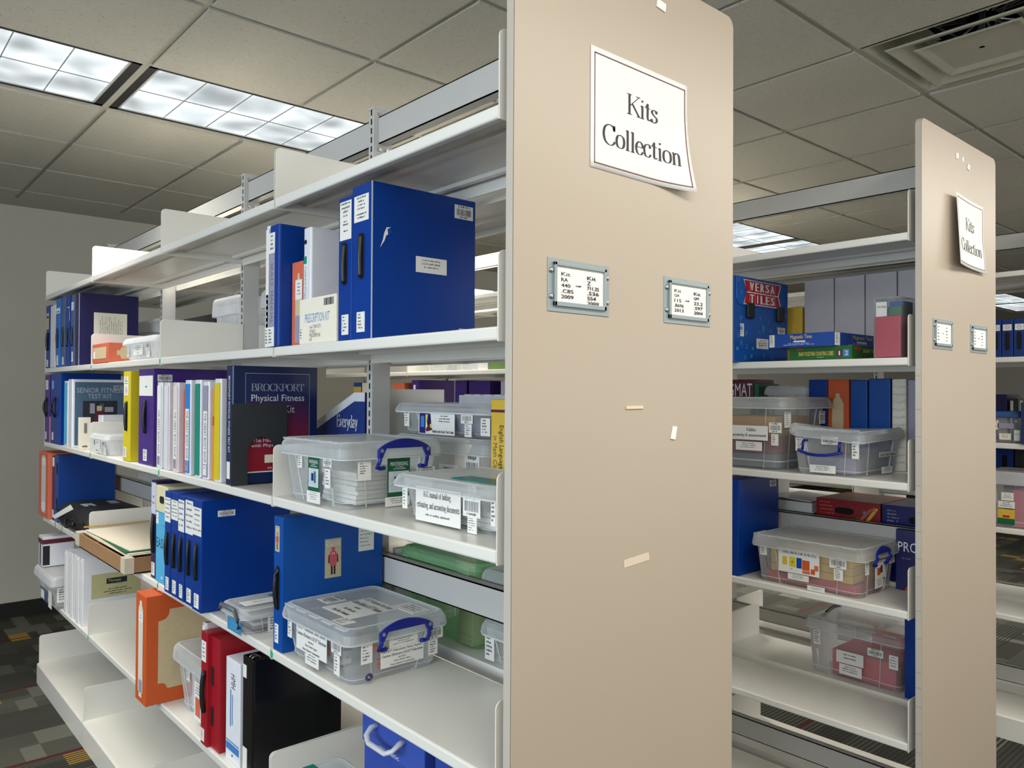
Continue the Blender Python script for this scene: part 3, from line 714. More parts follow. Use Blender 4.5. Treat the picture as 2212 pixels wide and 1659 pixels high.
def outline(x0, x1, y0, y1, r, rec, wx, wy):
    """box plan with cut-in panels between corner posts"""
    p = []
    def arc(cx, cy, a0):
        for k in range(4): a = math.radians(a0+30*k); p.append((cx+r*math.cos(a), cy+r*math.sin(a)))
    arc(x1-r, y1-r, 0); p.extend([(x1-wx, y1), (x1-wx-.004, y1-rec), (x0+wx+.004, y1-rec), (x0+wx, y1)])
    arc(x0+r, y1-r, 90); p.extend([(x0, y1-wy), (x0+rec, y1-wy-.004), (x0+rec, y0+wy+.004), (x0, y0+wy)])
    arc(x0+r, y0+r, 180); p.extend([(x0+wx, y0), (x0+wx+.004, y0+rec), (x1-wx-.004, y0+rec), (x1-wx, y0)])
    arc(x1-r, y0+r, 270); p.extend([(x1, y0+wy), (x1-rec, y0+wy+.004), (x1-rec, y1-wy-.004), (x1, y1-wy)])
    return p
def bin_(label, x0, x1, y0, y1, z0, h, lid=.03, over=.006, taper=.012, body=None, lidm=None, post=.2, rec=.006, name='storage_bin', group=None, bevel_lid=.012, ribs=True, warp=None):
    """a see-through tub with corner posts, foot ring, rim and a separate lid"""
    t = thing(name, label, 'storage bin', ((x0+x1)/2, (y0+y1)/2, z0), group); body = body or CLEAR; lidm = lidm or LID
    zl = z0+h-lid; wx, wy = (x1-x0)*post, (y1-y0)*post
    ol = lambda q, z, rc=rec: [(x, y, z) for x, y in outline(x0+q, x1-q, y0+q, y1-q, .02, rc, wx, wy)]
    b = MB(); b.loft([ol(taper+.006, z0), ol(taper, z0+.004), ol(taper*.8, z0+(zl-z0)*.12), ol(0, zl-.002, rec*.5), ol(-.001, zl+lid*.5, 0)], 0, True, False); b.build('tub', body, t)
    b = MB(); l1 = ol(taper*.78, z0+(zl-z0)*.13); l2 = ol(taper*.78-.0016, z0+(zl-z0)*.13); l3 = ol(taper*.75-.0016, z0+(zl-z0)*.15); b.loft([l1, l2, l3], 0, False, False)
    for k in (4, 7, 12, 15, 20, 23, 28, 31):
        if k >= len(l1): continue
        a = ol(taper, z0+.004)[k]; c = ol(0, zl-.002)[k]; b.tube([a, c], .0013, 5)
    b.build('corner_edges', RIM if lidm is LID else lidm, t)
    rr = lambda q, z: [(x, y, z+(warp((x-x0)/(x1-x0), (y-y0)/(y1-y0)) if warp else 0)) for x, y in rrect(x0-q, x1+q, y0-q, y1+q, .024, 5)]
    b = MB(); zt = z0+h
    b.loft([rr(over, zl-.004), rr(over+.003, zl), rr(over, zt-bevel_lid), rr(over-.006, zt-.001), rr(over-.012, zt), rr(over-.02, zt-.004), rr(-.02, zt-.004)], 0, False, True)
    b.loft([rr(over+.0012, zl-.005), rr(over+.0016, zl-.001), rr(over-.0008, zl-.001), rr(over-.0008, zl-.005), rr(over+.0012, zl-.005)], 1, False, False)
    b.loft([rr(over-.009, zt), rr(over-.009, zt+.0008), rr(over-.014, zt+.0008), rr(over-.014, zt)], 1, False, False)
    if ribs:
        n = 5
        for k in range(n):
            y = y0+(y1-y0)*(k+.5)/n; b.box(x0-over+.002, x0-over+.014, y-.02, y+.02, zt-.0035, zt+.0006)
    b.build('lid', [lidm, RIM if lidm is LID else lidm], t)
    return t, faces(x0, x1, y0, y1, z0, zl)
def carry_handle(t, F, u0, u1, v, rise, drop=.045, m=None, out=.012):
    """flat blue grip with two arms and pivots, standing off a face; v is the pivot height, rise the arch"""
    m = m or BLUEHANDLE; P = lambda u, vv, o: F.O+F.U*u+F.V*vv+F.U.cross(F.V)*o
    b = MB(); n = 14; pts = []
    for k in range(n+1): a = k/n; pts.append(P(u0-.008+(u1-u0+.016)*a, v+rise*math.sin(math.pi*min(1, max(0, a)))**.75, out))
    inner = []
    for k in range(n+1):
        a = k/n; q = v-.018+ (rise*.86 if .14 < a < .86 else 0); inner.append(P(u0-.008+(u1-u0+.016)*a, q, out))
    b.prism(pts+inner[::-1], F.U.cross(F.V)*.009); h = b.build('handle', m, t, .0012)
    for u, s in ((u0, -1), (u1, 1)):
        b = MB(); b.tube([P(u, v-.008, out+.004), P(u+s*.002, v-drop*.6, out+.002), P(u+s*.004, v-drop, .006), P(u-s*.004, v-drop-.001, .006), P(u-s*.016, v-drop, .006)], .0048, 8); b.build('handle_arm', m, h, smooth=True)
    for u in (u0, u1):
        b = MB(); b.loft([[P(u+.0045*math.cos(k*math.pi/5), v-.002+.0045*math.sin(k*math.pi/5), out+d) for k in range(10)] for d in (.0088, .0096)]); b.build('pivot', LID, h)
    return h
A1, A2, A3, A4, A5 = LEV
fn = (lambda L: (lambda *a, **k: L.done(*a, **k)))

# ---------- first bookcase, upper shelf, far end
t, F = kit_box('narrow blue kit box at the far left end of the upper shelf', .0, .25, 3.545, 3.64, A2, .318, BLUE, .42, bow=-.004); callno(F['f'], t, .2, .02, .6, .13); F['f'].at(.2, .62, .75, .88).sheet(KHAKI).rect(0, .7, 1, .8, INK).done(t)
t, F = binder('plain white binder between blue boxes at the far end of the upper shelf', .0, .24, 3.415, 3.535, A2, .31, WHITE); F['f'].at(.45, .05, .5, .12).sheet(LAV).done(t)
t, F = kit_box('bright sky blue kit box right of the white binder, upper shelf far end', .0, .25, 3.315, 3.405, A2, .334, LBLUE if False else BLUE2, .42, bow=.004); F['f'].at(.08, .66, .95, .86).sheet(PAPER).rect(.2, .7, .8, .78, INK).bars(3, .2, .15, .8, .6, REDINK).done(t); callno(F['f'], t, .2, .03, .6, .17, 2)
t, F = kit_box('dull grey-blue kit box beside the sky blue one, upper shelf far end', .006, .25, 3.235, 3.308, A2, .338, GREYBLUE, .42, bow=.006); F['f'].at(.1, .62, .85, .86).sheet(PAPER).bars(5, .1, .1, .9, .9).done(t); callno(F['f'], t, .2, .03, .6, .16, 3)
t, F = kit_box('blue kit box with a bent white label, third from the big navy box', .006, .25, 3.145, 3.218, A2, .332, BLUE, .42, bow=.005); F['f'].at(.3, .64, .95, .84).sheet(PAPER).bars(5, .1, .1, .9, .9).done(t)
t, F = kit_box('grey-blue kit box touching the big navy box, upper shelf', .01, .25, 3.068, 3.135, A2, .33, GREYBLUE, .42, bow=.004); F['f'].at(.05, .68, .7, .9).sheet(PAPER).bars(5, .1, .1, .9, .9).done(t); callno(F['f'], t, .2, .06, .6, .2, 4)
t, F = kit_box('large dark navy kit box with a printed card on its side', .01, .262, 2.985, 3.052, A2, .331, NAVY, 0); F['n'].at(.24, .33, .8, .74).sheet(CREAM).bars(13, .18, .06, .9, .92, GREYINK, .3, rot=1, seed=4).done(t, 'card'); 
b = MB(); b.box(.0095, .0115, 2.984, 2.987, A2, A2+.33); b.build('worn_edge', SILVERINK, t)
t, F = slab('case', 'small flat orange case lying before the navy box', 'box', .0, .09, 2.452, 2.70, A2, .08, SALMON); F['f'].at(.06, .22, .88, .8).sheet(TAN).done(t, 'cloth_panel'); F['f'].at(.08, .26, .2, .6, .0012).sheet(PAPER).done(t)
F['n'].at(.35, .2, 1, .8).poly([(0, .3), (.2, .3), (.3, 0), (1, 0), (1, 1), (.3, 1), (.2, .7), (0, .7)], TAN).done(t, 'cloth_panel')
t, F = bin_('small clear bin with white lid beside the small orange case', .012, .25, 1.90, 2.27, A2, .083, .022, .008, .012, MILK, MILK, ribs=False)
f = F['f']; f.at(.32, .3, .62, .92).sheet(PAPER).bars(3, .1, .4, .9, .9, MAROON).text('II', .45, .1, .55, .3).done(t); callno(f, t, .1, .25, .16, .9, 5); barcode(f, t, .72, .62, .84, .98, 5); callno(f, t, .75, .12, .84, .6, 6)
# ---------- first bookcase, upper shelf, near bay
t, F = binder('thin clear-sleeved white binder left of the blue tools binder', .004, .24, .951, .972, A2+.001, .312, WHITE, PAPER); F['f'].at(.2, .1, .8, .43).sheet(TEAL).bars(6, .2, .05, .8, .95, WHITEINK, .5).done(t); F['f'].at(.0, .0, 1, .16, .001).sheet(PAPER).bars(5, .1, .1, .8, .9, INK, .5, left=True).done(t)
t, F = binder('dark blue binder with MANUAL down its grey spine strip', .002, .25, .892, .947, A2+.001, .308, BLUE)
F['f'].at(.04, .16, .58, .82).sheet(LAV).text('SKILLS  MANUAL', .25, .04, .75, .8, GREYINK, rot=-90).done(t, 'spine_sheet'); F['f'].at(0, .77, .62, .94, .0012).sheet(PAPER).bars(4, .15, .1, .85, .9, INK, .5).done(t); F['f'].at(-.02, .0, .6, .16, .0012).sheet(PAPER).bars(5, .1, .1, .7, .9, INK, .5, left=True, seed=3).done(t, 'call_number_label')
t, F = slab('case', 'orange slip case squeezed between the blue and white binders', 'box', .036, .25, .830, .888, A2, .212, SALMON); F['f'].at(.35, .04, .95, .86).poly([(0, 0), (1, 0), (1, .75), (.95, .9), (.7, .92), (.65, 1), (.35, 1), (.3, .92), (.05, .9), (0, .75)], TAN).done(t, 'cloth_panel'); F['f'].at(.38, .55, 1, .78, .0012).sheet(PAPER).bars(4, .1, .15, .9, .85).done(t); F['f'].at(.4, .04, .9, .36, .0012).sheet(LAV).bars(1, .4, .2, .5, .8).done(t)
t, F = binder('tall white ring binder behind the cream prescription box', .036, .27, .787, .826, A2, .289, WHITE, None); f = F['f']; f.at(.1, .1, .5, .76).sheet(PAPER).rect(0, .9, 1, 1, TEAL).text('COMPLETE FITNESS PRESCRIPTION', .2, .1, .8, .87, INK, rot=-90).done(t, 'spine_sheet')
b = MB(); b.loft([[f.O+f.U*(.012+.006*math.cos(k*math.pi/6))+f.V*(.255+.006*math.sin(k*math.pi/6))+Vector((-d, 0, 0)) for k in range(12)] for d in (.0002, .001)]); b.build('finger_hole', DARK, t)
t, F = slab('kit_case', 'cream prescription kit box with blue title, low on the upper shelf', 'box', .009, .034, .610, .79, A2, .108, CREAM); f = F['f']
f.at(.02, .02, .98, .98).sheet(CREAM).text('PRESCRIPTION KIT', .16, .46, .86, .66, CYANINK).text('V80 COMPLETE', .3, .32, .62, .40, GREYINK, 'serif').text('FITNESS', .3, .21, .47, .29, GREYINK).text('PRESCRIPTION', .3, .12, .6, .20, GREYINK).text('KIT', .3, .03, .37, .1, GREYINK).code(.7, .8, .97, .96).bars(4, .02, .08, .06, .34, INK, .5).done(t, 'front_print')
def ot_box(label, y0, y1, h, seed, x0=.012):
    t, F = kit_box(label, x0, .288, y0, y1, A2, h, BLUE, .535, slot=.3, bulge=.003, hw=.018); return t, F
t, F = ot_box('blue kit box, back one of the pair near the front end panel', .548, .606, .318, 1); f = F['f']
f.at(.12, .70, .98, .97).sheet(PAPER).bars(4, .1, .55, .9, .97, INK, .5, seed=2).bars(2, .2, .34, .8, .5, INK, .5).bars(1, .2, .18, .8, .26, INK, .6).done(t, 'title_label'); callno(f, t, .3, .04, .8, .18, 7)
t, F = ot_box('blue kit box with torn white scuff and DATE DUE slip on its side', .461, .543, .332, 2, .010); f, n = F['f'], F['n']
f.at(.12, .76, .84, .93).sheet(PAPER).bars(4, .1, .4, .9, .95, INK, .5, seed=5).bars(2, .1, .06, .9, .32, INK, .5, seed=6).done(t, 'title_label'); callno(f, t, .28, .045, .68, .175, 8)
barcode(n, t, .78, .86, .97, .955, 9); owner(n, t, .40, .455, .70, .56, 9)
n.at(.83, .0, .995, .10).sheet(PAPER).text('DATE DUE', .08, .5, .92, .78, REDINK).rect(.08, .0, .1, .38, GREYINK).rect(.9, .0, .92, .38, GREYINK).rect(.08, .36, .92, .38, GREYINK).done(t, 'date_slip')
n.at(.07, .58, .2, .72).poly([(0, 0), (.3, .35), (.42, .6), (.55, .66), (.5, .9), (.75, 1), (.45, .98), (.28, .7), (.2, .4)], PAPER).poly([(.55, .66), (.8, .75), (.75, .95), (.55, .9)], BLUE3).done(t, 'scuff')
b = MB(); b.box(.0095, .0118, .4602, .4625, A2, A2+.332); b.build('worn_edge', SILVERINK, t)

# ---------- first bookcase, middle shelf, far bays
t, F = kit_box('purple kit box at the far left end of the middle shelf', .0, .25, 3.545, 3.645, A3, .342, PURPLE, .52, bulge=.012, hw=.02); F['f'].at(.2, .78, .75, .92).sheet(PAPER).bars(4, .1, .1, .9, .9).done(t); callno(F['f'], t, .2, .04, .45, .15, 2)
t, F = slab('folder', 'thin pink folder between purple and blue kit boxes', 'folder', .0, .2, 3.515, 3.535, A3, .13, M('pink_card', '#d07080', .6))
t, F = kit_box('blue kit box with bulging black handle beside the senior fitness binders', .0, .268, 3.29, 3.505, A3, .346, BLUE, .52, bulge=.018, hw=.02); F['f'].at(.12, .78, .3, .9).sheet(LBLUE).done(t); callno(F['f'], t, .15, .05, .3, .16, 3)
t, F = binder('white binder with blue back behind the senior fitness binder', .004, .22, 3.16, 3.232, A3, .308, WHITE, LBLUE)
t, F = binder('senior fitness binder with dark photo cover', .004, .228, 3.075, 3.15, A3, .315, WHITE)
n = F['n']; n.at(.05, .03, .99, .96).sheet(M('slate_cover', '#4c6782', .3)).text('SENIOR FITNESS', .04, .83, .98, .91, SILVERINK).text('TEST KIT', .26, .74, .75, .81, SILVERINK).rect(.16, .36, .86, .7, M('dark_photo', '#232a33', .4)).rect(.3, .5, .4, .66, LAV).rect(.5, .48, .58, .66, GREYINK).poly([(.36, .36), (.44, .56), (.56, .56), (.66, .36)], MAROON).rect(.44, .54, .54, .62, TAN).rect(.6, .52, .78, .6, LAV).rect(.78, .88, .97, .95, SILVERINK).code(.8, .89, .95, .94).done(t, 'cover_sheet')
t, F = slab('booklet_box', 'small cream box standing before the senior fitness binder', 'box', .004, .051, 2.935, 2.955, A3, .142, CREAM); F['n'].at(.25, .5, .8, .82).code(.3, 0, .8, 1).done(t, 'print'); F['n'].at(.1, .05, .9, .12).bars(1, 0, 0, 1, 1, INK, .9).done(t, 'print')
t, F = binder('small white open binder with red spine words behind the clear bin', .06, .2, 2.78, 2.85, A3, .155, WHITE); F['n'].at(.15, .5, .98, .93).sheet(PAPER).text('AL EX TO', .2, .1, .9, .6, MAROON, rot=180).done(t)
t, F = bin_('small clear bin full of labels left of the yellow kit box', .002, .2, 2.455, 2.69, A3, .082, .016, .012, .014, MILK, LID, ribs=False); f = F['f']
f.at(.1, .12, .5, .98).sheet(PAPER).rect(.05, .5, .2, .95, GREYINK).bars(2, .4, .6, .8, .9).bars(1, .3, .05, .9, .2, INK, .7).done(t); callno(f, t, .52, .05, .62, .95, 3); barcode(f, t, .66, .5, .82, .98, 4); callno(f, t, .7, .04, .9, .5, 5)
t, F = slab('kit_box', 'dark purple kit box hiding behind the yellow one', 'box', .04, .25, 2.25, 2.33, A3, .338, DPURPLE)
t, F = kit_box('bright yellow kit box with black strap handle', .0, .24, 2.142, 2.232, A3, .336, YELLOW, .5, slot=.34, hw=.02); F['f'].at(.12, .73, .72, .94).sheet(PAPER).bars(3, .1, .55, .9, .95, INK, .5).bars(5, .15, .05, .85, .48, GREYINK, .5).done(t); callno(F['f'], t, .1, .04, .5, .15, 4)
t, F = kit_box('big purple kit box with white spine label and torn hand hole', .01, .27, 1.905, 2.075, A3, .341, PURPLE, .5, slot=.36, hw=.03, bulge=.006, top=DPURPLE); F['f'].at(.05, .72, .96, .93).sheet(PAPER).bars(1, .4, .4, .7, .52, INK, .9).done(t); callno(F['f'], t, .35, .04, .6, .16, 5); barcode(F['n'], t, .05, .87, .24, .94, 3)
# ten slim binders, repeats of one kind
def slim(label, y0, y1, h, cover, ins, title=False, lab=None, x0=.008, w_=.046):
    t, F = binder(label, x0, .235, y1-w_, y1, A3, h, cover, None, group='slim white binders on the middle shelf'); f = F['f']
    l = f.at(.06, .02, .94, .96); l.sheet(ins)
    if title: l.rect(.1, .14, .9, .72, PAPER).text('THE GREAT BODY SHOP', .28, .16, .74, .70, INK, rot=-90)
    if lab: l.rect(.12, .02, .8, .13, lab).bars(1, .3, .04, .6, .12, INK, .4)
    l.done(t, 'spine_sheet'); return t, F
slim('slim white binder touching the big purple box, lettered down its spine', 1.79, 1.857, .293, WHITE, PAPER, True, LAV)
slim('blank white slim binder second from the purple box', 1.70, 1.783, .292, WHITE2, WHITE)
slim('pinkish white slim binder third from the purple box', 1.61, 1.692, .291, WHITE2, M('blush_sheet', '#ddd3d2', .5), True, LAV)
t, F = slab('folder', 'orange folder tucked between slim white binders', 'folder', .012, .22, 1.588, 1.606, A3, .27, ORANGE)
slim('slim binder with bright blue spine sheet', 1.495, 1.58, .298, WHITE, M('sky_sheet', '#2f7fd0', .4), True, LAV)
t, F = slab('folder', 'dark green folder between the blue and teal slim binders', 'folder', .02, .22, 1.505, 1.526, A3, .265, GREEN)
slim('slim binder with plain teal green spine sheet', 1.42, 1.492, .298, WHITE, TEAL)
slim('slim binder with grey lavender spine sheet', 1.355, 1.424, .292, WHITE, LAV, True, PAPER)
t, F = slab('folder', 'amber folder left of the yellow slim binder', 'folder', .012, .22, 1.336, 1.356, A3, .27, M('amber_card', '#e8901c', .5)); F['f'].at(.1, .6, .9, .7).sheet(ORANGE).done(t)
slim('slim binder with bright yellow spine sheet beside the navy fitness book', 1.245, 1.330, .30, WHITE, YELLOW)
t, F = binder('navy and maroon physical fitness binder behind a black bookend', .008, .266, 1.194, 1.243, A3, .336, M('brockport_navy', '#0f2350', .3)); f, n = F['f'], F['n']
f.at(.1, .02, .9, .98).text('BROCKPORT PHYSICAL FITNESS TEST KIT', .35, .26, .68, .93, WHITEINK, rot=-90).rect(.15, .03, .75, .18, PAPER).done(t, 'spine_print')
def grad(name, a, c):
    m = M(name, a, .28); nt = m.node_tree; N = nt.nodes; L = nt.links; tc = N.new('ShaderNodeTexCoord'); s = N.new('ShaderNodeSeparateXYZ'); L.new(tc.outputs['Generated'], s.inputs[0])
    r = N.new('ShaderNodeMapRange'); r.inputs[1].default_value = .25; r.inputs[2].default_value = .75; L.new(s.outputs[2], r.inputs[0])
    mx = N.new('ShaderNodeMix'); mx.data_type = 'RGBA'; mx.inputs[6].default_value = (*lin(c), 1); mx.inputs[7].default_value = (*lin(a), 1); L.new(r.outputs[0], mx.inputs[0]); L.new(mx.outputs[2], N['Principled BSDF'].inputs['Base Color']); return m
PRT = grad('printed_cover_fade', '#12245a', '#8e1a2e')
l = n.at(.01, .005, .99, .995); l.sheet(M('brockport_navy')).rect(.14, .1, .9, .92, PRT)
for q in ((.13, .94, .91, .944), (.13, .10, .134, .944), (.906, .10, .91, .944)): l.rect(*q, SILVERINK)
l.rect(.13, .06, .91, .10, PAPER).rect(.13, .0, .91, .09, M('brockport_navy'))
l.text('BROCKPORT', .2, .79, .84, .855, SILVERINK, 'serif').text('Physical Fitness', .2, .685, .84, .76, WHITEINK).text('Test Kit', .36, .6, .72, .665, WHITEINK)
l.text('The Health-Related', .22, .35, .72, .385, WHITEINK).text('with Physical and M', .2, .30, .74, .335, WHITEINK).bars(1, .44, .255, .6, .275, WHITEINK, .7).rect(.36, .17, .6, .24, CREAM).text('HUMAN', .4, .115, .58, .135, WHITEINK).done(t, 'cover_print')
# black steel bookend with an arched window
t = thing('bookend', 'black steel bookend with arched window against the navy fitness book', 'bookend', (.08, 1.172, A3))
o = [(-.002, A3)]+[(-.002, A3+.22)]+[(.008-.01*math.cos(k*math.pi/10), A3+.22+.01*math.sin(k*math.pi/10)) for k in range(1, 6)]+[(.152+.01*math.sin(k*math.pi/10), A3+.22+.01*math.cos(k*math.pi/10)) for k in range(0, 6)]+[(.162, A3)]
i_ = [(.125, A3)]+[(.125, A3+.09)]+[(.085+.04*math.cos(k*math.pi/12), A3+.09+.045*math.sin(k*math.pi/12)) for k in range(1, 12)]+[(.045, A3+.09), (.045, A3)]
MB().prism([(x, 1.176, z) for x, z in o+i_], (0, .0016, 0)).build('plate', M('charcoal_enamel', '#2b2f34', .45), t)
MB().box(.045, .125, 1.178, 1.19, A3, A3+.0015).build('foot', M('charcoal_enamel'), t)

# ---------- first bookcase, middle shelf, near bay: two clear bins
t, F = bin_('big clear bin of green print-reading books with blue handle', .004, .258, .562, .856, A3, .152, .034, .010, .016, CLEAR, LID)
f, n = F['f'], F['n']
def pr_cover(l): return l.sheet(M('print_green', '#0f5a3c', .4)).rect(.05, .12, .95, .66, M('sketch_paper', '#c9d3da', .5)).bars(12, .08, .15, .92, .64, GREYINK, .2, seed=8).rect(.3, .3, .52, .52, STAR).rect(.55, .25, .72, .58, M('photo_teal', '#35606a', .5)).text('PRINTREADING', .12, .80, .9, .90, WHITEINK).bars(2, .2, .69, .85, .78, WHITEINK, .5)
callno(f, t, .26, .70, .33, .97, 3); pr_cover(f.at(.44, .28, .62, .96)).done(t, 'picture_label'); f.at(.42, .05, .64, .28).sheet(PAPER).bars(4, .1, .2, .9, .9, GREYINK, .35).done(t, 'address_label'); barcode(f, t, .69, .80, .82, .96, 4); callno(f, t, .72, .40, .8, .76, 5)
n.at(.14, .56, .27, .92).sheet(PAPER).bars(5, .15, .3, .7, .92, INK, .5, left=True).done(t, 'call_number_label'); pr_cover(n.at(.44, .2, .68, .95)).done(t, 'picture_label'); owner(n, t, .42, .02, .68, .2, 6); barcode(n, t, .79, .56, .96, .74, 6); callno(n, t, .82, .3, .93, .52, 7)
carry_handle(t, F['n'], .085, .21, F['n'].h+.016, .024, .042)
for k in range(7):
    slab('booklet', 'white booklet in the pile inside the green print-reading bin', 'booklet', .06+.002*(k % 3), .225, .605+.003*(k % 2), .765, A3+.006+k*.0105, .0098, PAPER, 'booklets in the print-reading bin', edge=.0006)
slab('book', 'grey book flat at the left inside the print-reading bin', 'book', .05, .225, .785, .815, A3+.006, .055, LAV)
t, F = bin_('flat clear bin with big bidding manual label', .062, .27, .112, .418, A3, .094, .020, .018, .016, CLEAR, LID, ribs=False); f = F['f']
l = f.at(.17, .06, .66, .99, .0015); l.sheet(PAPER).text('AGC manual of bidding,', .17, .66, .8, .9, INK, 'serif', bold=1.3).text('estimating, and accounting documents', .03, .34, .98, .58, INK, 'serif', bold=1.3).bars(1, .03, .14, .97, .24, GREYINK, .6).done(t, 'title_label')
f.at(.01, .3, .07, .97, .0015).sheet(PAPER).bars(6, .2, .1, .7, .9, INK, .45, left=True).done(t, 'call_number_label'); barcode(f, t, .68, .42, .85, .97, 5); f.at(.73, .01, .82, .42, .0015).sheet(PAPER).bars(6, .1, .1, .9, .95, INK, .4, left=True).done(t, 'contents_label'); callno(f, t, .95, .3, .995, .95, 5)
b = MB(); b.box(.10, .15, .16, .30, A3+.0905, A3+.0925); b.build('lid_clip', TEALPL, t)
for k in range(3): slab('booklet', 'booklet inside the flat bidding manual bin', 'booklet', .09, .24, .145, .385, A3+.007+k*.011, .01, PAPER, 'booklets in the flat bidding bin', edge=.0006)

# ---------- first bookcase, lower shelf, far bays
t, F = slab('case', 'orange slip case with long white label at the far end', 'box', -.008, .24, 3.500, 3.73, A4, .33, SALMON); F['f'].at(.3, .07, .75, .95).poly([(0, 0.04), (.15, .04), (.15, 0), (.85, 0), (.85, .04), (1, .04), (1, .94), (.7, 1), (.3, 1), (0, .94)], M('grey_strip', '#cfcdc8', .6)).rect(.1, .03, .9, .18, WHITEINK).rect(.15, .82, .85, .96, PAPER).done(t, 'spine_label')
t, F = slab('kit_box', 'thin navy kit box pressed against the orange slip case', 'box', .008, .25, 3.443, 3.495, A4, .318, NAVY); F['f'].at(.2, .84, .9, .98).sheet(PAPER).done(t); callno(F['f'], t, .2, .04, .8, .16, 3)
t, F = kit_box('tall blue kit box seen side on above the black bag', .008, .265, 3.365, 3.437, A4, .328, M('deep_blue_card', '#053a86', .4), 0); 
for v in (.72, .2): F['f'].at(.55, v, .95, v+.16).rect(0, 0, 1, 1, DARK).done(t, 'notch')
# soft black bag with tag
t = thing('carry_bag', 'soft black zipped bag lying on the lower shelf', 'bag', (.14, 3.05, A4)); b = MB(); n_ = 24; loops = []
for k, (q, z) in enumerate(((.03, .0), (.0, .012), (-.006, .05), (.004, .085), (.03, .105), (.07, .112))):
    L_ = rrect(.004+q, .28-q, 2.79+q, 3.345-q, .05, 5); rnd = random.Random(k); loops.append([(x, y, A4+z+.004*math.sin(9*x+7*y+k)) if k else (x, y, A4) for x, y in L_])
b.loft(loops); b.build('body', M('black_nylon', '#17181c', .65), t, smooth=True)
b = MB(); b.tube([(.0, 2.82+.02*k, A4+.062+.004*math.sin(k)) for k in range(28)], .004, 6); b.build('zip', BLACK, t)
b = MB(); b.tube([(-.01-.015*math.sin(k*math.pi/12), 2.95+.012*k, A4+.05-.02*math.sin(k*math.pi/12)) for k in range(13)], .007, 8); b.build('grip', BLACK, t, smooth=True)
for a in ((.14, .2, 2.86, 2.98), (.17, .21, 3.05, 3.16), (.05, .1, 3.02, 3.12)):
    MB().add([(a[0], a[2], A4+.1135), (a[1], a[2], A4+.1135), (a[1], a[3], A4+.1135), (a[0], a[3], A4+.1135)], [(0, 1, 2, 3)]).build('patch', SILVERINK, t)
t = thing('luggage_tag', 'white paper tag on a wire ring hung from the black bag', 'tag', (-.012, 3.1, A4+.03))
MB().prism([(-.016, 3.34, A4+.040), (-.016, 3.30, A4+.028), (-.016, 2.93, A4+.118), (-.016, 2.985, A4+.132)], (-.001, 0, 0)).build('card', PAPER, t)
b = MB(); b.tube([(-.018, 3.21+.075*math.cos(k*math.pi/14), A4+.005+.03*math.sin(k*math.pi/14)) for k in range(29)], .0016, 6); b.build('ring', STEEL, t)
AGED = M('aged_paper', '#d0c7b6', .75)
# shallow cardboard tray with papers, overhanging the shelf
t = thing('cardboard_tray', 'shallow worn cardboard tray overhanging the lower shelf edge', 'box', (.09, 2.34, A4)); x0, x1, y0, y1, z0, z1 = -.055, .25, 1.985, 2.70, A4, A4+.056
b = MB(); b.box(x0, x1, y0, y1, z0, z0+.004)
for a in ((x0, x0+.005, y0, y1), (x1-.005, x1, y0, y1), (x0, x1, y0, y0+.005), (x0, x1, y1-.005, y1)): b.box(*a, z0, z1)
b.build('tray', CARDBOARD, t)
for (ya, yb) in ((y0-.001, y0+.05), (y1-.06, y1+.001)): MB().box(x0-.0015, x0+.03, ya, yb, z0+.002, z1+.0015).build('tape_patch', M('brown_tape', '#cfc3ae', .35), t)
Fq = faces(x0, x1, y0, y1, z0, z1); Fq['n'].at(.35, .1, 1, .9).sheet(M('torn_kraft', '#e0d2b8', .8)).poly([(.1, .1), (.3, .5), (.6, .2), (.9, .5), (.95, .1)], CARDBOARD).done(t, 'torn_patch')
for k in range(4): 
    s_, _ = slab('paper_sheet', ['bottom cream sheet', 'second cream sheet', 'green edged sheet', 'top cream sheet with one printed line'][k]+' on the cardboard tray', 'paper', -.04+.004*k, .235, 2.02+.012*k, 2.66-.01*k, A4+.0575+.0035*k, .0025, (AGED, AGED, GREEN, AGED)[k], 'papers on the cardboard tray', edge=0, rz=(.0, .02, -.02, .03)[k])
b = MB()
for k in range(40): b.tube([(-.03+.0065*k, 2.655, A4+.074), (-.03+.0065*k, 2.667, A4+.077), (-.03+.0065*k, 2.675, A4+.073)], .002, 5)
tag(b.build('comb_spine', M('mustard_plastic', '#c9a03c', .4)), 'mustard plastic comb spine along the back of the papers', 'comb spine')
t, F = kit_box('thin navy kit box before the cream and light blue box', .008, .25, 1.852, 1.908, A4, .336, NAVY, .45, slot=.4, hw=.02); F['f'].at(.05, .66, .9, .98).sheet(M('lilac_label', '#c9cbe0', .5)).bars(2, .2, .2, .8, .6).done(t); callno(F['f'], t, .15, .03, .75, .16, 2)
t = thing('kit_box', 'cream topped light blue box with tall thin black lettering', 'box', (.13, 1.785, A4)); x0, x1, y0, y1 = .006, .26, 1.727, 1.845
MB().box(x0, x1, y0, y1, A4, A4+.24).build('lower_box', LBLUE, t, .0015); MB().box(x0-.002, x1+.002, y0-.001, y1+.001, A4+.238, A4+.326).build('cream_lid', M('cream_lid', '#dcd6ae', .5), t, .002)
F = faces(x0-.002, x1, y0, y1, A4, A4+.326); b = MB(); b.prism([p-Vector((.001, 0, 0)) for p in [F['f'].O+F['f'].U*(.062+u)+F['f'].V*(.28+v) for u, v in [(.022*math.copysign(abs(math.cos(k*math.pi/10))**.5, math.cos(k*math.pi/10)), .012*math.copysign(abs(math.sin(k*math.pi/10))**.5, math.sin(k*math.pi/10))) for k in range(20)]]], (.001, 0, 0)); b.build('hand_hole', DARK, t)
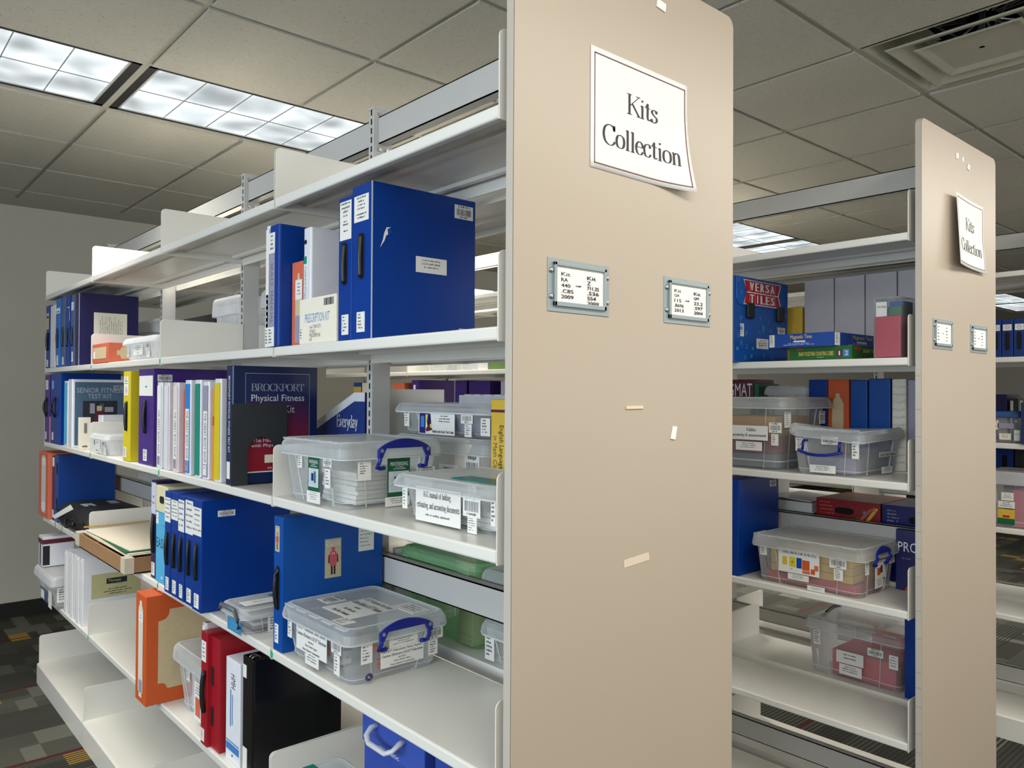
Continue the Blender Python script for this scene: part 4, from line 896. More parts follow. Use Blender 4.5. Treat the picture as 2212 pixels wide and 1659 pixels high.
F['f'].at(.05, .0, .98, .72, .0001).sheet(LBLUE).text('EASIC', .05, .5, .98, .64, INK).bars(1, .4, .8, .95, .84, CYANINK, .4).bars(1, .45, .06, .75, .12, WHITEINK, .9).done(t, 'print'); F['f'].at(.06, .6, .26, .72, .001).sheet(PAPER).bars(2, .3, .3, .7, .8).done(t)
for k, (y0, y1, dh) in enumerate(((1.618, 1.674, .324), (1.551, 1.615, .325), (1.492, 1.545, .323), (1.415, 1.486, .325), (1.335, 1.409, .327))):
    t, F = kit_box('dark blue kit box, '+['leftmost', 'second', 'middle', 'fourth', 'rightmost and nearest'][k]+' of five under white taped labels', -.02+(-.004 if k == 4 else .001*(k % 2)), .25, y0, y1, A4, dh, BLUE, .44, slot=.34, hw=.02, group='five dark blue kit boxes on the lower shelf')
    f = F['f']; f.at(.02, (.70, .74, .66, .66, .68)[k], .98, (.94, .93, .96, .97, .93)[k]).sheet(PAPER).bars(5, .02, .06, .98, .95, GREYINK, .34, seed=k).done(t, 'title_label'); callno(f, t, .25, .03, .75, .155, k)
    if k == 4: barcode(F['n'], t, .17, .845, .36, .90, 4)
    if k == 0: f.at(.25, .36, .75, .62).poly([(.2, 0), (.6, .2), (.8, .5), (.9, .8), (.7, 1), (.5, .6), (.3, .3)], LBLUE).done(t, 'scuff')
# ---------- first bookcase, lower shelf, near bay
t, F = bin_('little clear bin with grey latch beside the blue robot box', -.016, .22, 1.045, 1.20, A4, .066, .018, .006, .01, CLEAR, LID, ribs=False); f, n = F['f'], F['n']
b = MB(); b.tube([f.O+f.U*u+f.V*v+Vector((-o, 0, 0)) for u, v, o in ((.015, .05, .008), (.03, .064, .012), (.12, .064, .012), (.14, .045, .012), (.142, .02, .008))], .006, 8); b.build('latch', GREYPL, t, smooth=True)
f.at(.3, .0, .9, .7).sheet(M('photo_blue', '#3f88b8', .4)).bars(4, .1, .1, .9, .9, LBLUE, .5).done(t, 'picture_label'); callno(n, t, .28, .0, .45, .9, 5); F['tn'].at(.1, .3, .5, .6, .02).sheet(PAPER).bars(1, .2, .3, .8, .6).done(t); F['tn'].at(.5, .5, .9, .8, .02).sheet(M('photo_blue')).done(t)
for k in range(4): slab('card_pack', 'grey card pack inside the little latch bin', 'cards', .02, .19, 1.07, 1.17, A4+.006+k*.0095, .0088, (LAV, PAPER)[k % 2], 'card packs in the little latch bin', edge=.0006)
t, F = kit_box('blue kit box with small red robot picture labels', .004, .292, .8605, .9105, A4, .334, BLUE3, .47, slot=.33, hw=.022, bulge=.007); f, n = F['f'], F['n']
def robot(l): return l.sheet(M('robot_tan', '#bdb394', .6)).poly([(.3, .3), (.7, .3), (.72, .62), (.6, .7), (.62, .78), (.38, .78), (.4, .7), (.28, .62)], M('robot_red', '#c4545a', .5)).poly([(.18, .38), (.28, .38), (.28, .6), (.2, .58)], MAROON).poly([(.72, .38), (.82, .38), (.8, .58), (.72, .6)], MAROON).rect(.36, .08, .47, .3, INK).rect(.53, .08, .64, .3, INK).rect(.42, .6, .47, .64, WHITEINK).rect(.53, .6, .58, .64, WHITEINK)
robot(f.at(.2, .74, .66, .93)).bars(1, .1, .9, .9, .96).done(t, 'picture_label'); callno(f, t, .2, .06, .6, .2, 5)
robot(n.at(.40, .50, .56, .80)).text('RECYCLED', .06, .89, .94, .95, WHITEINK).text('ROBOTS', .06, .80, .94, .88, WHITEINK).done(t, 'picture_label'); n.at(.74, .67, .9, .96).sheet(PAPER).bars(9, .08, .06, .92, .97, GREYINK, .25, left=True).done(t, 'contents_label')
t, F = bin_('clear bin of building bricks with blue handle and story starter labels', .006, .262, .538, .850, A4, .130, .030, .008, .018, CLEAR, LID); f, n = F['f'], F['n']
def lego(l): return l.sheet(PAPER).text('LEGO® Education Story Starter', .04, .80, .96, .95, INK, 'serif', bold=1.35).text("Conteur d'histoires LEGO® Education", .02, .58, .98, .73, INK, 'serif', bold=1.35).text('includes', .4, .42, .58, .50, INK, 'serif', bold=1.3).text('Story Starter Space', .3, .23, .7, .34, INK, 'serif', bold=1.3).text('Story Starter Community', .22, .05, .78, .16, INK, 'serif', bold=1.3)
lego(f.at(.22, .36, .70, .96, .002)).done(t, 'title_label'); owner(f, t, .36, .10, .57, .40, 3); barcode(f, t, .76, .68, .90, .98, 4); callno(f, t, .80, .22, .88, .66, 4); callno(f, t, .06, .5, .13, .95, 5)
lego(n.at(.31, .30, .76, .70, .002)).done(t, 'title_label'); owner(n, t, .40, .70, .70, .93, 5); barcode(n, t, .80, .68, .98, .95, 6); callno(n, t, .82, .32, .92, .66, 6); callno(n, t, .12, .5, .23, .92, 7)
l = n.at(.16, .1, .24, .28); l.poly([(.5+.5*math.cos(k*math.pi/10), .5+.5*math.sin(k*math.pi/10)) for k in range(20)], STAR).text('9L', .3, .32, .7, .68, YELLOWINK)
for k in range(12): a = k*math.pi/6; l.rect(.5+.4*math.cos(a)-.03, .5+.4*math.sin(a)-.03, .5+.4*math.cos(a)+.03, .5+.4*math.sin(a)+.03, YELLOWINK)
l.done(t, 'round_badge')
tf = Face((.006, .850, A4+.1265), (0, -1, 0), (1, 0, 0), .312, .256); lego(tf.at(.3, .2, .72, .72)).done(t, 'lid_label'); barcode(tf, t, .06, .3, .24, .5, 2); owner(tf, t, .62, .72, .92, .92, 3); callno(tf, t, .66, .06, .82, .2, 2)
carry_handle(t, F['n'], .076, .2, F['n'].h+.014, .022, .04)
def brick_bag(label, cx, cy, r, cols, seed):
    t = thing('brick_bag', label, 'bag', (cx, cy, A4+.004), 'bags of bricks in the story bin'); rnd = random.Random(seed)
    for k in range(9):
        x, y, z = cx+rnd.uniform(-r, r), cy+rnd.uniform(-r, r), A4+.005+rnd.uniform(0, .042); s = rnd.uniform(.008, .013)
        MB().box(x-s, x+s, y-s*.7, y+s*.7, z, z+s).box(x-s*.5, x, y-s*.3, y+s*.3, z+s, z+s*1.3).build('brick', cols[k % len(cols)], t)
brick_bag('bag of orange bricks behind the right face of the story bin', .15, .61, .035, [ORANGE, DYELLOW, SALMON], 1)
brick_bag('bag of green bricks in the back of the story bin', .185, .75, .035, [GREEN, M('lime_card', '#6a9a3a', .5), YELLOW], 2)
brick_bag('bag of red and white bricks behind the left face of the story bin', .07, .72, .04, [SALMON, WHITE2, MAROON], 3)

# ---------- first bookcase, bottom adjustable shelf
t, F = bin_('clear bin at the far left end of the bottom adjustable shelf', -.035, .12, 3.22, 3.60, A5, .155, .04, .012, .02, CLEAR, MILK, ribs=False); f, n = F['f'], F['n']
f.at(.25, .1, .7, .6).sheet(GREYBLUE).done(t, 'picture_label'); f.at(.3, .15, .5, .5, .002).sheet(PAPER).done(t); f.at(.74, .0, .92, .7).sheet(PAPER).done(t); callno(n, t, .1, .3, .5, .9, 5)
t, F = slab('case', 'white box with maroon lid band on top of the clear bin', 'box', -.028, .11, 3.50, 3.60, A5+.157, .148, WHITE); 
MB().box(-.030, .112, 3.498, 3.602, A5+.27, A5+.292).build('maroon_band', MAROON, t); F['f'].at(.3, .02, .5, .75).rect(0, 0, 1, 1, INK).done(t, 'spine_stripe'); F['n'].at(.0, .05, .22, .7).rect(0, 0, 1, 1, INK).done(t, 'black_stripe')
for k in range(6):
    y1 = 3.185-k*.057; t, F = binder(['leftmost of six thin', 'second of six thin', 'third of six thin', 'fourth of six thin', 'fifth of six thin', 'nearest of six thin'][k]+' white binders standing on the bottom shelf', .004+.004*(k % 2), .25, y1-.036, y1, A5, (.288, .292, .294, .295, .296, .297)[k], WHITE, PAPER, group='six thin white binders on the bottom shelf')
    if k == 5:
        F['n'].at(.15, .38, .99, .74).sheet(KHAKI).rect(.3, .55, .72, .78, INK).text('Therapy', .33, .6, .6, .73, KHAKI, 'serif').bars(1, .38, .48, .7, .54).bars(3, .2, .06, .86, .36, INK, .4).done(t, 'cover_sheet')
t, F = slab('case', 'large orange case with tan cloth side overhanging the bottom shelf', 'box', -.05, .245, 1.757, 1.868, A5, .36, ORANGE, edge=.002); f, n = F['f'], F['n']
f.at(.28, .05, .72, .94).poly([(0, .05), (.18, .05), (.18, 0), (.82, 0), (.82, .05), (1, .05), (1, .91), (.8, .95), (.7, 1), (.3, 1), (.2, .95), (0, .91)], M('pale_strip', '#d6d0c2', .7)).rect(.15, .78, .95, .88, PAPER).bars(2, .3, .8, .8, .86, CYANINK).rect(.2, .05, .85, .18, LAV).done(t, 'spine_label')
n.at(.13, .13, 1, .86).poly([(0, .08), (.05, .08), (.09, .06), (.12, .0), (1, .0), (1, 1), (.14, 1), (.13, .93), (.09, .88), (0, .86)], TAN).done(t, 'cloth_panel')
F['t'].at(.25, .2, .8, 1).sheet(M('pale_strip')).done(t, 'top_label')
t, F = bin_('clear bin of papers between the orange case and the red case', .03, .26, 1.445, 1.70, A5, .21, .045, .012, .02, CLEAR, LID, ribs=False); f = F['f']
f.at(.66, .1, .9, .8).sheet(PAPER).rect(.15, .1, .85, .6, SALMON).bars(4, .1, .65, .9, .95).done(t, 'picture_label'); callno(f, t, .38, .7, .48, .95, 3); barcode(f, t, .94, .3, 1, .7, 3)
for k in range(3): slab('booklet', 'white booklet standing in the clear bin of papers', 'booklet', .06+.05*k, .10+.05*k, 1.49, 1.64, A5+.008, .12, WHITE2, 'booklets in the clear bin of papers', edge=.0006)
binder('white binder edge showing behind the red case', .012, .25, 1.392, 1.42, A5, .345, WHITE2, PAPER)
t = thing('slip_case', 'glossy red slip case with black notches and handle', 'box', (.13, 1.33, A5)); MB().box(.008, .26, 1.272, 1.335, A5, A5+.322).build('inner_box', RED, t, .0015); MB().box(-.004, .25, 1.335, 1.384, A5, A5+.33).build('outer_sleeve', M('deep_red_card', '#9c1423', .35), t, .0015)
F = faces(-.004, .25, 1.335, 1.384, A5, A5+.33); callno(F['f'], t, .1, .03, .6, .14, 4); F['f'].at(.1, .74, .8, .92).sheet(PAPER).bars(4, .1, .1, .9, .9).done(t)
for v in (.56, .2): Face((.008, 1.335, A5), (0, -1, 0), (0, 0, 1), .063, .322).at(.04, v, .34, v+.17).rect(0, 0, 1, 1, DARK).done(t, 'notch')
b = MB(); b.tube([(-.008-.006*math.sin(k*math.pi/10), 1.35, A5+.10+.012*k) for k in range(11)], .007, 8); b.build('handle', BLACK, t, smooth=True)
t, F = slab('book', 'white book with blue edge bands beside the black binder', 'book', .018, .27, 1.148, 1.248, A5, .285, M('book_white', '#e3e6ec', .4)); F['f'].at(.05, .0, .95, 1).text('HMH', .35, .72, .7, .86, GREYINK, rot=-90).rect(.3, .34, .36, .7, CYANINK).rect(.45, .36, .49, .66, CYANINK).rect(0, .1, 1, .17, CYANINK).rect(0, .185, 1, .195, CYANINK).bars(1, .4, .02, .6, .08, INK).done(t, 'spine_print')
t, F = binder('large glossy black binder with metal rings showing on top', .02, .285, 1.068, 1.138, A5, .315, M('black_vinyl', '#0a0b10', .22), None, BLACK, ring=True); F['f'].at(.08, .82, .4, .93).sheet(PAPER).done(t); F['f'].at(.1, .02, .5, .22).sheet(PAPER).done(t)
# under the near bay: clear bin in front, two big blue boxes behind
t, F = bin_('clear bin with teal clip under the near shelf, cut by the photo edge', -.004, .13, .42, .80, A5, .125, .03, .01, .014, CLEAR, LID, ribs=False)
b = MB(); b.box(.03, .06, .60, .80, A5+.1215, A5+.126); b.build('lid_clip', TEALPL, t); F['t'].at(.35, .4, .55, .7, .031).sheet(PAPER).bars(1, .2, .3, .8, .7, INK).done(t)
BB = M('royal_blue_board', '#2444a0', .4)
t = thing('file_box', 'big royal blue file box with white loop handle', 'box', (.21, .57, A5)); MB().box(.145, .28, .446, .703, A5, A5+.215).build('box', BB, t, .002); MB().box(.141, .282, .444, .706, A5+.195, A5+.285).build('lid', M('royal_blue_lid', '#3352b0', .4), t, .002)
F = faces(.141, .28, .444, .706, A5, A5+.285); b = MB(); b.tube([F['f'].O+F['f'].U*u+F['f'].V*v+Vector((-o, 0, 0)) for u, v, o in ((.068, .252, .0), (.066, .248, .016), (.07, .236, .03), (.09, .226, .036), (.16, .226, .036), (.18, .236, .03), (.184, .248, .016), (.182, .252, .0))], .0075, 10, flat=.8); b.build('handle', M('white_handle', '#d9dce2', .3), t, smooth=True)
F['f'].at(.3, .68, .62, .74).text('magnetic', .0, .1, 1, .9, WHITEINK).done(t, 'print'); F['f'].at(.55, .55, 1, .6).bars(1, 0, 0, 1, 1, WHITEINK, .8).done(t, 'print')
slab('file_box', 'second big royal blue box half hidden by the front end panel', 'box', .145, .28, .16, .41, A5, .28, BB)

# ---------- first bookcase, far side, seen through the shelves
RX0, RX1 = .352, .62
slab('case', 'flat black open case behind the grey bracket, far side upper shelf', 'box', RX0+.01, RX1, 2.28, 2.66, A2, .21, BLACK)
bin_('milky clear bin on the far side, left of the second upright', RX0, RX1, 2.0, 2.255, A2, .262, .07, .012, .01, MILK, MILK, ribs=False)
bin_('milky clear bin on the far side, just right of the second upright', RX0, RX1, 1.63, 1.785, A2, .255, .06, .01, .01, MILK, MILK, ribs=False)
t, F = bin_('clear bin with dark contents on the far side above the small white lidded bin', RX0, RX1, 2.96, 3.36, A2, .235, .06, .012, .01, CLEAR, LID, ribs=False)
slab('case', 'dark green case inside the far side clear bin', 'box', RX0+.02, RX1-.02, 3.0, 3.32, A2+.006, .14, M('dark_green_card', '#10281f', .5))
t = thing('display_box', 'white slant-cut blue display box with white serif lettering', 'box', (.47, 1.22, A3)); x0, x1, y0, y1 = RX0, .6, 1.06, 1.37
MB().prism([(x0, y1, A3), (x0, y0, A3), (x0, y0, A3+.262), (x0, y0+.06, A3+.262), (x0, y1, A3+.165)], (.003, 0, 0)).build('front_wall', M('everyday_blue', '#20387c', .4), t)
b = MB(); b.prism([(x0-.0005, y1, A3+.165), (x0-.0005, y0+.06, A3+.262), (x0-.0005, y0, A3+.262), (x0-.0005, y0, A3+.235), (x0-.0005, y0+.06, A3+.235), (x0-.0005, y1, A3+.14)], (-.001, 0, 0)); b.build('white_band', WHITE, t)
MB().box(x0+.003, x1, y0, y0+.003, A3, A3+.262).box(x0+.003, x1, y1-.003, y1, A3, A3+.165).box(x0+.003, x1, y0, y1, A3, A3+.003).build('side_walls', NAVY, t)
f = Face((x0-.001, y1, A3), (0, -1, 0), (0, 0, 1), y1-y0, .262); f.at(.45, .3, .99, .75).text('Everyday', .02, .56, .78, .98, WHITEINK, 'serif').text('Mathematics', .02, .22, .96, .5, CYANINK, 'serif').bars(1, .0, .06, .96, .12, YELLOWINK, .3).done(t, 'print')
for k in range(3): slab('book', ['first', 'second', 'third'][k]+' dark blue book in a row inside the slant-cut display box', 'book', x0+.02, x1-.01, y0+.012+.09*k, y0+.09+.09*k, A3+.004, .20-.02*k, NAVY, 'books in the display box')
t, F = slab('crate', 'low dark blue box beside the slant-cut display box, under grey bookend', 'box', RX0, .6, .992, 1.048, A3, .245, NAVY)
t = thing('bookend', 'grey steel bookend plate on the far side above the dark blue box', 'bookend', (.45, .935, A3)); MB().box(.357, .555, .9425, .9441, A3, A3+.272).build('plate', METAL, t); MB().box(.357, .555, .9441, .985, A3, A3+.0012).build('foot', METAL, t)
t, F = bin_('lower clear bin of the stack on the far side, under the picture-labelled one', RX0+.006, .605, .50, .89, A3, .148, .036, .012, .012, CLEAR, LID, ribs=False); f = F['f']; barcode(f, t, .78, .35, .93, .98, 3); callno(f, t, .82, .0, .9, .33, 3); owner(f, t, .5, .3, .72, .7, 3)
t, F = bin_('upper clear bin of the stack, with a colourful picture label', RX0+.008, .61, .485, .885, A3+.1515, .082, .020, .014, .014, CLEAR, LID, ribs=False); f = F['f']
l = f.at(.24, .02, .64, .98, .002); l.sheet(PAPER).rect(.02, .03, .2, .97, STAR).rect(.06, .3, .16, .8, CYANINK).poly([(.2, .95), (.26, .3), (.38, .2), (.34, .9)], NAVY).poly([(.2, .2), (.3, .45), (.4, .2), (.24, .1)], MAROON).poly([(.21, .85), (.27, .9), (.24, .5), (.2, .5)], YELLOWINK).poly([(.36+.035*math.cos(k*.785), .38+.1*math.sin(k*.785)) for k in range(8)], YELLOWINK).bars(3, .55, .5, .9, .85).text('Math by the Book: First Grade', .4, .05, .98, .2, INK, 'serif', bold=1.4).done(t, 'title_label')
callno(f, t, .06, .3, .12, .98, 2); barcode(f, t, .70, .55, .82, .98, 2); callno(f, t, .74, .01, .81, .52, 3); callno(f, t, .9, .1, .99, .8, 4)
slab('book', 'grey book inside the picture-labelled bin', 'book', RX0+.035, .58, .53, .84, A3+.162, .035, LAV)
t, F = slab('tray_lid', 'white ribbed plastic tray on top of the picture-labelled bin', 'tray', .41, .6, .45, .68, A3+.233, .024, MILK); 
b = MB()
for k in range(5): b.box(.409, .42, .47+.04*k, .495+.04*k, A3+.255, A3+.259)
b.build('ribs', MILK, t)
t, F = slab('paper_sheet', 'cream paper stack lying under the white ribbed tray', 'paper', .38, .6, .5, .80, A3+.2325, .0004, CREAM, edge=0) if False else (None, None)
t, F = slab('book', 'yellow book with lengthwise black lettering at the end panel', 'book', .318, .54, .36, .436, A3, .248, DYELLOW); f = F['f']; f.at(.0, .0, 1, 1).rect(0, .88, 1, .905, MAROON).rect(0, .0, 1, .08, MAROON).text('English Language Learners', .35, .12, .6, .76, INK, rot=-90).text('in Math Class', .12, .3, .3, .66, GREYINK, rot=-90).done(t, 'spine_print')
t, F = bin_('green see-through tub on the far side lower shelf', RX0, .6, .53, .86, A4, .225, .02, .006, .03, GREENPL, GREENPL, ribs=False, post=.25); callno(F['f'], t, .02, .75, .08, .98, 2)
slab('folder', 'tan card pack standing inside the green tub', 'folder', RX0+.03, .56, .58, .64, A4+.006, .15, M('tan_card', '#b69a6c', .6))
t, F = bin_('clear latch bin of dark lid beside the green tub, at the panel', RX0, .6, .3, .50, A4, .10, .03, .01, .012, CLEAR, LID, ribs=False); callno(F['f'], t, .03, .1, .2, .95, 3)
bin_('upper clear bin beside the green tub, atop another', RX0, .6, .3, .50, A4+.101, .12, .04, .01, .012, CLEAR, LID, ribs=False)
t, F = slab('booklet_box', 'white box with red letters behind the robot kit box', 'box', RX0, .6, .885, .905, A4, .21, PAPER)
bin_('clear bin behind the pale rail at the far lower shelf', RX0, .6, 2.78, 3.25, A4, .235, .05, .012, .012, CLEAR, LID, ribs=False)
slab('case', 'tan case inside the clear bin behind the pale rail', 'box', RX0+.04, .56, 2.84, 3.1, A4+.006, .12, M('tan_card'))
bin_('clear bin on the far side bottom shelf behind the khaki sheet', RX0, .6, 2.0, 2.4, A5, .2, .04, .012, .012, CLEAR, LID, ribs=False)

# ================================================================== second bookcase
BX = 1.582
t, F = kit_box('bright blue doodle-print bag with red ribbon badge', 1.54, 1.905, .575, .66, A2, .304, M('doodle_blue', '#0c4fa0', .35, var=.14, scale=22), 0, name='tile_bag', cat='bag'); f, n = F['f'], F['n']
b = MB(); P = lambda a, c, d=.004: (1.54+.365*a, .575-d, A2+.304*c)
b.prism([P(.03, 1.0), P(.03, .74), P(.06, .68), P(.11, .66), P(.9, .66), P(.97, .70), P(.985, .75), P(.985, 1.0)], (0, .0045, 0)); b.build('flap', M('flap_blue', '#0d56ac', .3), t, .002)
l = n.at(.14, .68, .84, .97, .0055); l.poly([(0, 1), (1, 1), (.93, .5), (1, 0), (0, 0), (.09, .5)], PAPER).poly([(.02, .97), (.975, .97), (.91, .52), (.08, .52)], M('badge_red', '#b01224', .4)).poly([(.08, .48), (.91, .48), (.975, .03), (.02, .03)], M('badge_red'))
for row, s in ((.58, 'VERSA'), (.08, 'TILES')):
    for k, ch in enumerate(s):
        for q in (0, .012, .022): l.text(ch, .165+q+.135*k+(.04 if ch == 'I' else 0), row, .245+q+.135*k-(.03 if ch == 'I' else 0), row+.34, PAPER)
for k in range(6): l.rect(.15+.134*k, .04, .155+.134*k, .96, WHITEINK)
l.done(t, 'badge')
for a in (.2, .76): MB().box(1.54+.365*a, 1.54+.365*(a+.12), .562, .5752, A2+.304*.52, A2+.304*.70).build('buckle', BLACK, t, .003)
l = n.at(.0, .0, 1, .66); rnd = random.Random(11); DOO = M('doodle_line', '#3f86c8', .5)
for k, s in enumerate('KkA?7Rr8&dox2b9BnH5'): 
    a, c = rnd.uniform(.02, .95), rnd.uniform(.03, .9); l.text(s, a, c, a+.05, c+.08, DOO)
for k in range(10):
    a, c = rnd.uniform(.05, .92), rnd.uniform(.05, .92); l.poly([(a+.03*math.cos(q*math.pi/4)*(1 if q % 2 else .5), c+.05*math.sin(q*math.pi/4)*(1 if q % 2 else .5)) for q in range(8)], DOO)
l.done(t, 'doodle_print')
l = n.at(.0, .66, 1, 1, .005)
for s, a, c in (('Kk', .03, .8), ('A', .08, .4)): l.text(s, a, c, a+.06, c+.14, DOO)
l.done(t, 'doodle_print')
l = f.at(.0, .0, 1, 1)
for k, s in enumerate('96vy2iZumA&'): l.text(s, .55, .02+.085*k, .85, .07+.085*k, DOO)
l.done(t, 'doodle_print')
callno(n, t, .11, .3, .17, .45, 3); barcode(n, t, .8, .37, .94, .45, 3); owner(n, t, .4, .17, .62, .29, 3); n.at(.83, .2, .91, .32).sheet(PAPER).done(t)
slab('book', 'yellow book standing beyond the blue doodle bag', 'book', 1.95, 2.15, .54, .62, A2, .22, DYELLOW)
for k, (y0, y1) in enumerate(((.409, .523), (.296, .405), (.184, .292), (.075, .180))):
    t, F = slab('storage_box', ['leftmost', 'second', 'third', 'rightmost'][k]+' of four plain grey storage boxes in a row', 'box', 1.935, 2.19, y0, y1, A2, .316, GREYBOX, 'plain grey storage boxes'); MB().box(1.94, 2.185, y0+.004, y1-.004, A2+.3155, A2+.3175).build('lid_edge', M('brown_edge', '#5a4438', .6), t)
t, F = slab('game_box', 'green counting cubes box under the flat blue game box', 'box', BX+.02, 1.86, .185, .40, A2, .044, M('cubes_green', '#1d5a20', .4)); f, n = F['f'], F['n']
f.at(0, 0, 1, 1, .0001).sheet(M('cubes_green')).text('SNAP-TOGETHER COUNTING CUBES', .16, .32, .72, .62, YELLOWINK).rect(.12, .76, .22, .88, REDINK).bars(1, .42, .12, .6, .22, WHITEINK).rect(.77, .2, .85, .72, MAROON).text('1', .80, .3, .82, .62, WHITEINK).rect(.87, .2, .96, .72, CYANINK).text('2', .9, .3, .94, .62, WHITEINK).done(t, 'print'); n.at(0, 0, 1, 1, .0001).sheet(M('cubes_green')).text('SNAP TOGETHER', .3, .5, .95, .8, YELLOWINK).rect(.08, .7, .25, .9, REDINK).done(t, 'print')
t, F = slab('game_box', 'flat blue game box with yellow title lying on the green cubes box', 'box', BX, 1.875, .235, .466, A2+.044, .045, M('magnetic_blue', '#17459c', .35)); f, n = F['f'], F['n']
f.at(0, 0, 1, 1, .0001).sheet(M('magnetic_blue')).text('Magnetic Time', .35, .52, .68, .9, YELLOWINK).rect(.4, .36, .58, .47, PAPER).bars(2, .2, .1, .75, .3, WHITEINK, .4).done(t, 'print'); callno(f, t, .02, .05, .1, .97, 3); n.at(0, 0, 1, 1, .0001).sheet(M('magnetic_blue')).text('Magnetic Time', .45, .5, .95, .88, YELLOWINK).rect(.55, .32, .8, .44, PAPER).bars(2, .3, .06, .95, .28, WHITEINK, .4).done(t, 'print'); callno(n, t, .02, .05, .14, .97, 4)
t = thing('card_case', 'clear plastic card case with red lower half beside the panel', 'box', (1.65, .07, A2)); x0, x1, y0, y1 = BX+.008, 1.70, .03, .112
MB().box(x0, x1, y0, y1, A2, A2+.186).build('clear_case', SLEEVE, t, .002)
slab('card_pack', 'red card pack filling the lower clear case', 'cards', x0+.003, x1-.003, y0+.003, y1-.003, A2+.002, .125, CRIMSON)
slab('card_pack', 'green card pack above the red one in the clear case', 'cards', x0+.02, x1-.01, y0+.004, y1-.02, A2+.128, .030, GREEN)
slab('card_pack', 'blue card pack topmost in the clear case', 'cards', x0+.03, x1-.01, y0+.004, y1-.035, A2+.1585, .016, BLUE3)
t, F = slab('leaflet', 'white leaflet with dark print at the left in the clear case', 'paper', x0+.006, x0+.008, y1-.038, y1-.005, A2+.128, .045, PAPER, edge=0); F['f'].at(0, .0, 1, 1).text('VisuAlge', .1, .55, .95, .75, INK).done(t, 'print')

t, F = bin_('tall clear bin of shapes with maroon contents beside the front end panel', BX+.015, 1.90, .425, .72, A3, .252, .034, .022, .022, CLEAR, LID); f, n = F['f'], F['n']
f.at(.35, .47, .83, .70, .003).sheet(PAPER).text('Klikko', .42, .6, .68, .85, INK, 'serif', bold=1.4).text('geometry & measurement', .02, .18, .96, .45, INK, 'serif', bold=1.4).done(t, 'title_label'); owner(f, t, .4, .3, .75, .44, 3); barcode(f, t, .84, .6, 1.0, .76, 4); callno(f, t, .87, .4, .96, .58, 4); n.at(.06, .68, .2, .93).sheet(PAPER).bars(6, .2, .1, .8, .9, INK, .45, left=True).done(t, 'call_number_label'); n.at(.45, .38, .75, .66, .003).sheet(PAPER).text('geometry &', .05, .1, .7, .4, INK, 'serif', bold=1.4).done(t, 'title_label'); owner(n, t, .6, .2, .85, .36, 4); barcode(n, t, .86, .72, 1, .93, 4)
slab('shape_pack', 'orange shapes filling the upper tall bin of shapes', 'toy', BX+.05, 1.87, .47, .69, A3+.115, .07, M('toy_orange', '#c9974f', .5)); slab('shape_pack', 'maroon shapes at the middle of the tall shapes bin', 'toy', BX+.05, 1.87, .47, .69, A3+.055, .059, M('toy_maroon', '#94505a', .5)); slab('shape_pack', 'grey shapes at the bottom of the tall shapes bin', 'toy', BX+.05, 1.87, .47, .69, A3+.006, .048, M('toy_grey', '#7d828c', .5))
wb = lambda a, c: .022*max(0, c-.75)/.25*(1-a)+.010*max(0, .3-c)/.3*a-.016*max(0, a-.7)/.3+.012*(a-.5)
t, F = bin_('clear bead frame bin with warped lid and hanging blue handle', BX+.015, 1.90, .155, .385, A3, .150, .030, .012, .012, CLEAR, LID, ribs=True, warp=wb); f, n = F['f'], F['n']
callno(f, t, .05, .62, .2, .97, 3); barcode(f, t, .44, .84, .68, 1.05, 3); owner(f, t, .27, .06, .65, .27, 3); callno(f, t, .88, .5, .98, .96, 5); n.at(.42, .5, .83, .63, .003).sheet(M('grey_label', '#c8c8c8', .6)).text('Bead Frame Abacus', .04, .2, .96, .8, INK, 'serif', bold=1.4).done(t, 'title_label'); owner(n, t, .5, .04, .76, .22, 4)
b = MB(); u0, u1, v = .042, .166, .112; P2 = lambda u, vv, o: f.O+f.U*u+f.V*vv+Vector((-o, 0, 0))
for u in (u0, u1): b.tube([P2(u, v, .004), P2(u, v-.01, .008), P2(u, v-.032, .012)], .0045, 8)
b.tube([P2(u0, v, .004), P2(u0+.014, v, .004)], .004, 8)
b.tube([P2(u0-.012, v-.034, .014), P2(u0, v-.037, .02), P2(u0+.03, v-.044, .028), P2((u0+u1)/2, v-.046, .030), P2(u1-.03, v-.044, .028), P2(u1, v-.037, .02), P2(u1+.012, v-.034, .014)], .0075, 10, flat=.7); b.build('handle', BLUEHANDLE, t, smooth=True)
slab('bead_pack', 'pale bead frames inside the warped lid bin', 'toy', BX+.06, 1.86, .19, .35, A3+.006, .05, LAV)
t, F = slab('book', 'maroon book with large white capitals behind the tall bin of shapes', 'book', 1.945, 2.1, .745, .862, A3, .322, MAROON); F['f'].at(0, .78, 1, .96).text('GMAT', .02, .05, .95, .95, WHITEINK).done(t, 'print')
slab('book', 'thin green book edge beside the maroon book', 'book', 1.945, 2.1, .722, .742, A3, .305, GREEN)
t, F = kit_box('blue kit box left of the orange case, behind the warped lid bin', 1.94, 2.19, .435, .508, A3, .318, BLUE, 0)
t, F = slab('case', 'orange case with tan spine patch behind the warped lid bin', 'box', 1.935, 2.19, .352, .430, A3, .318, ORANGE); F['f'].at(.2, .0, .75, .84).poly([(0, 0), (1, 0), (1, .86), (.85, .92), (.7, .94), (.65, 1), (.35, 1), (.3, .94), (.15, .92), (0, .86)], TAN).done(t, 'cloth_panel')
kit_box('shiny blue kit box right of the orange case, second bookcase', 1.94, 2.19, .288, .348, A3, .315, BLUE3, 0); kit_box('wide shiny blue kit box beside the comb-bound white book', 1.94, 2.19, .208, .282, A3, .32, BLUE3, 0)
t, F = binder('white comb-bound book right of the shiny blue kit boxes', 1.94, 2.17, .155, .203, A3, .318, CREAM); b = MB()
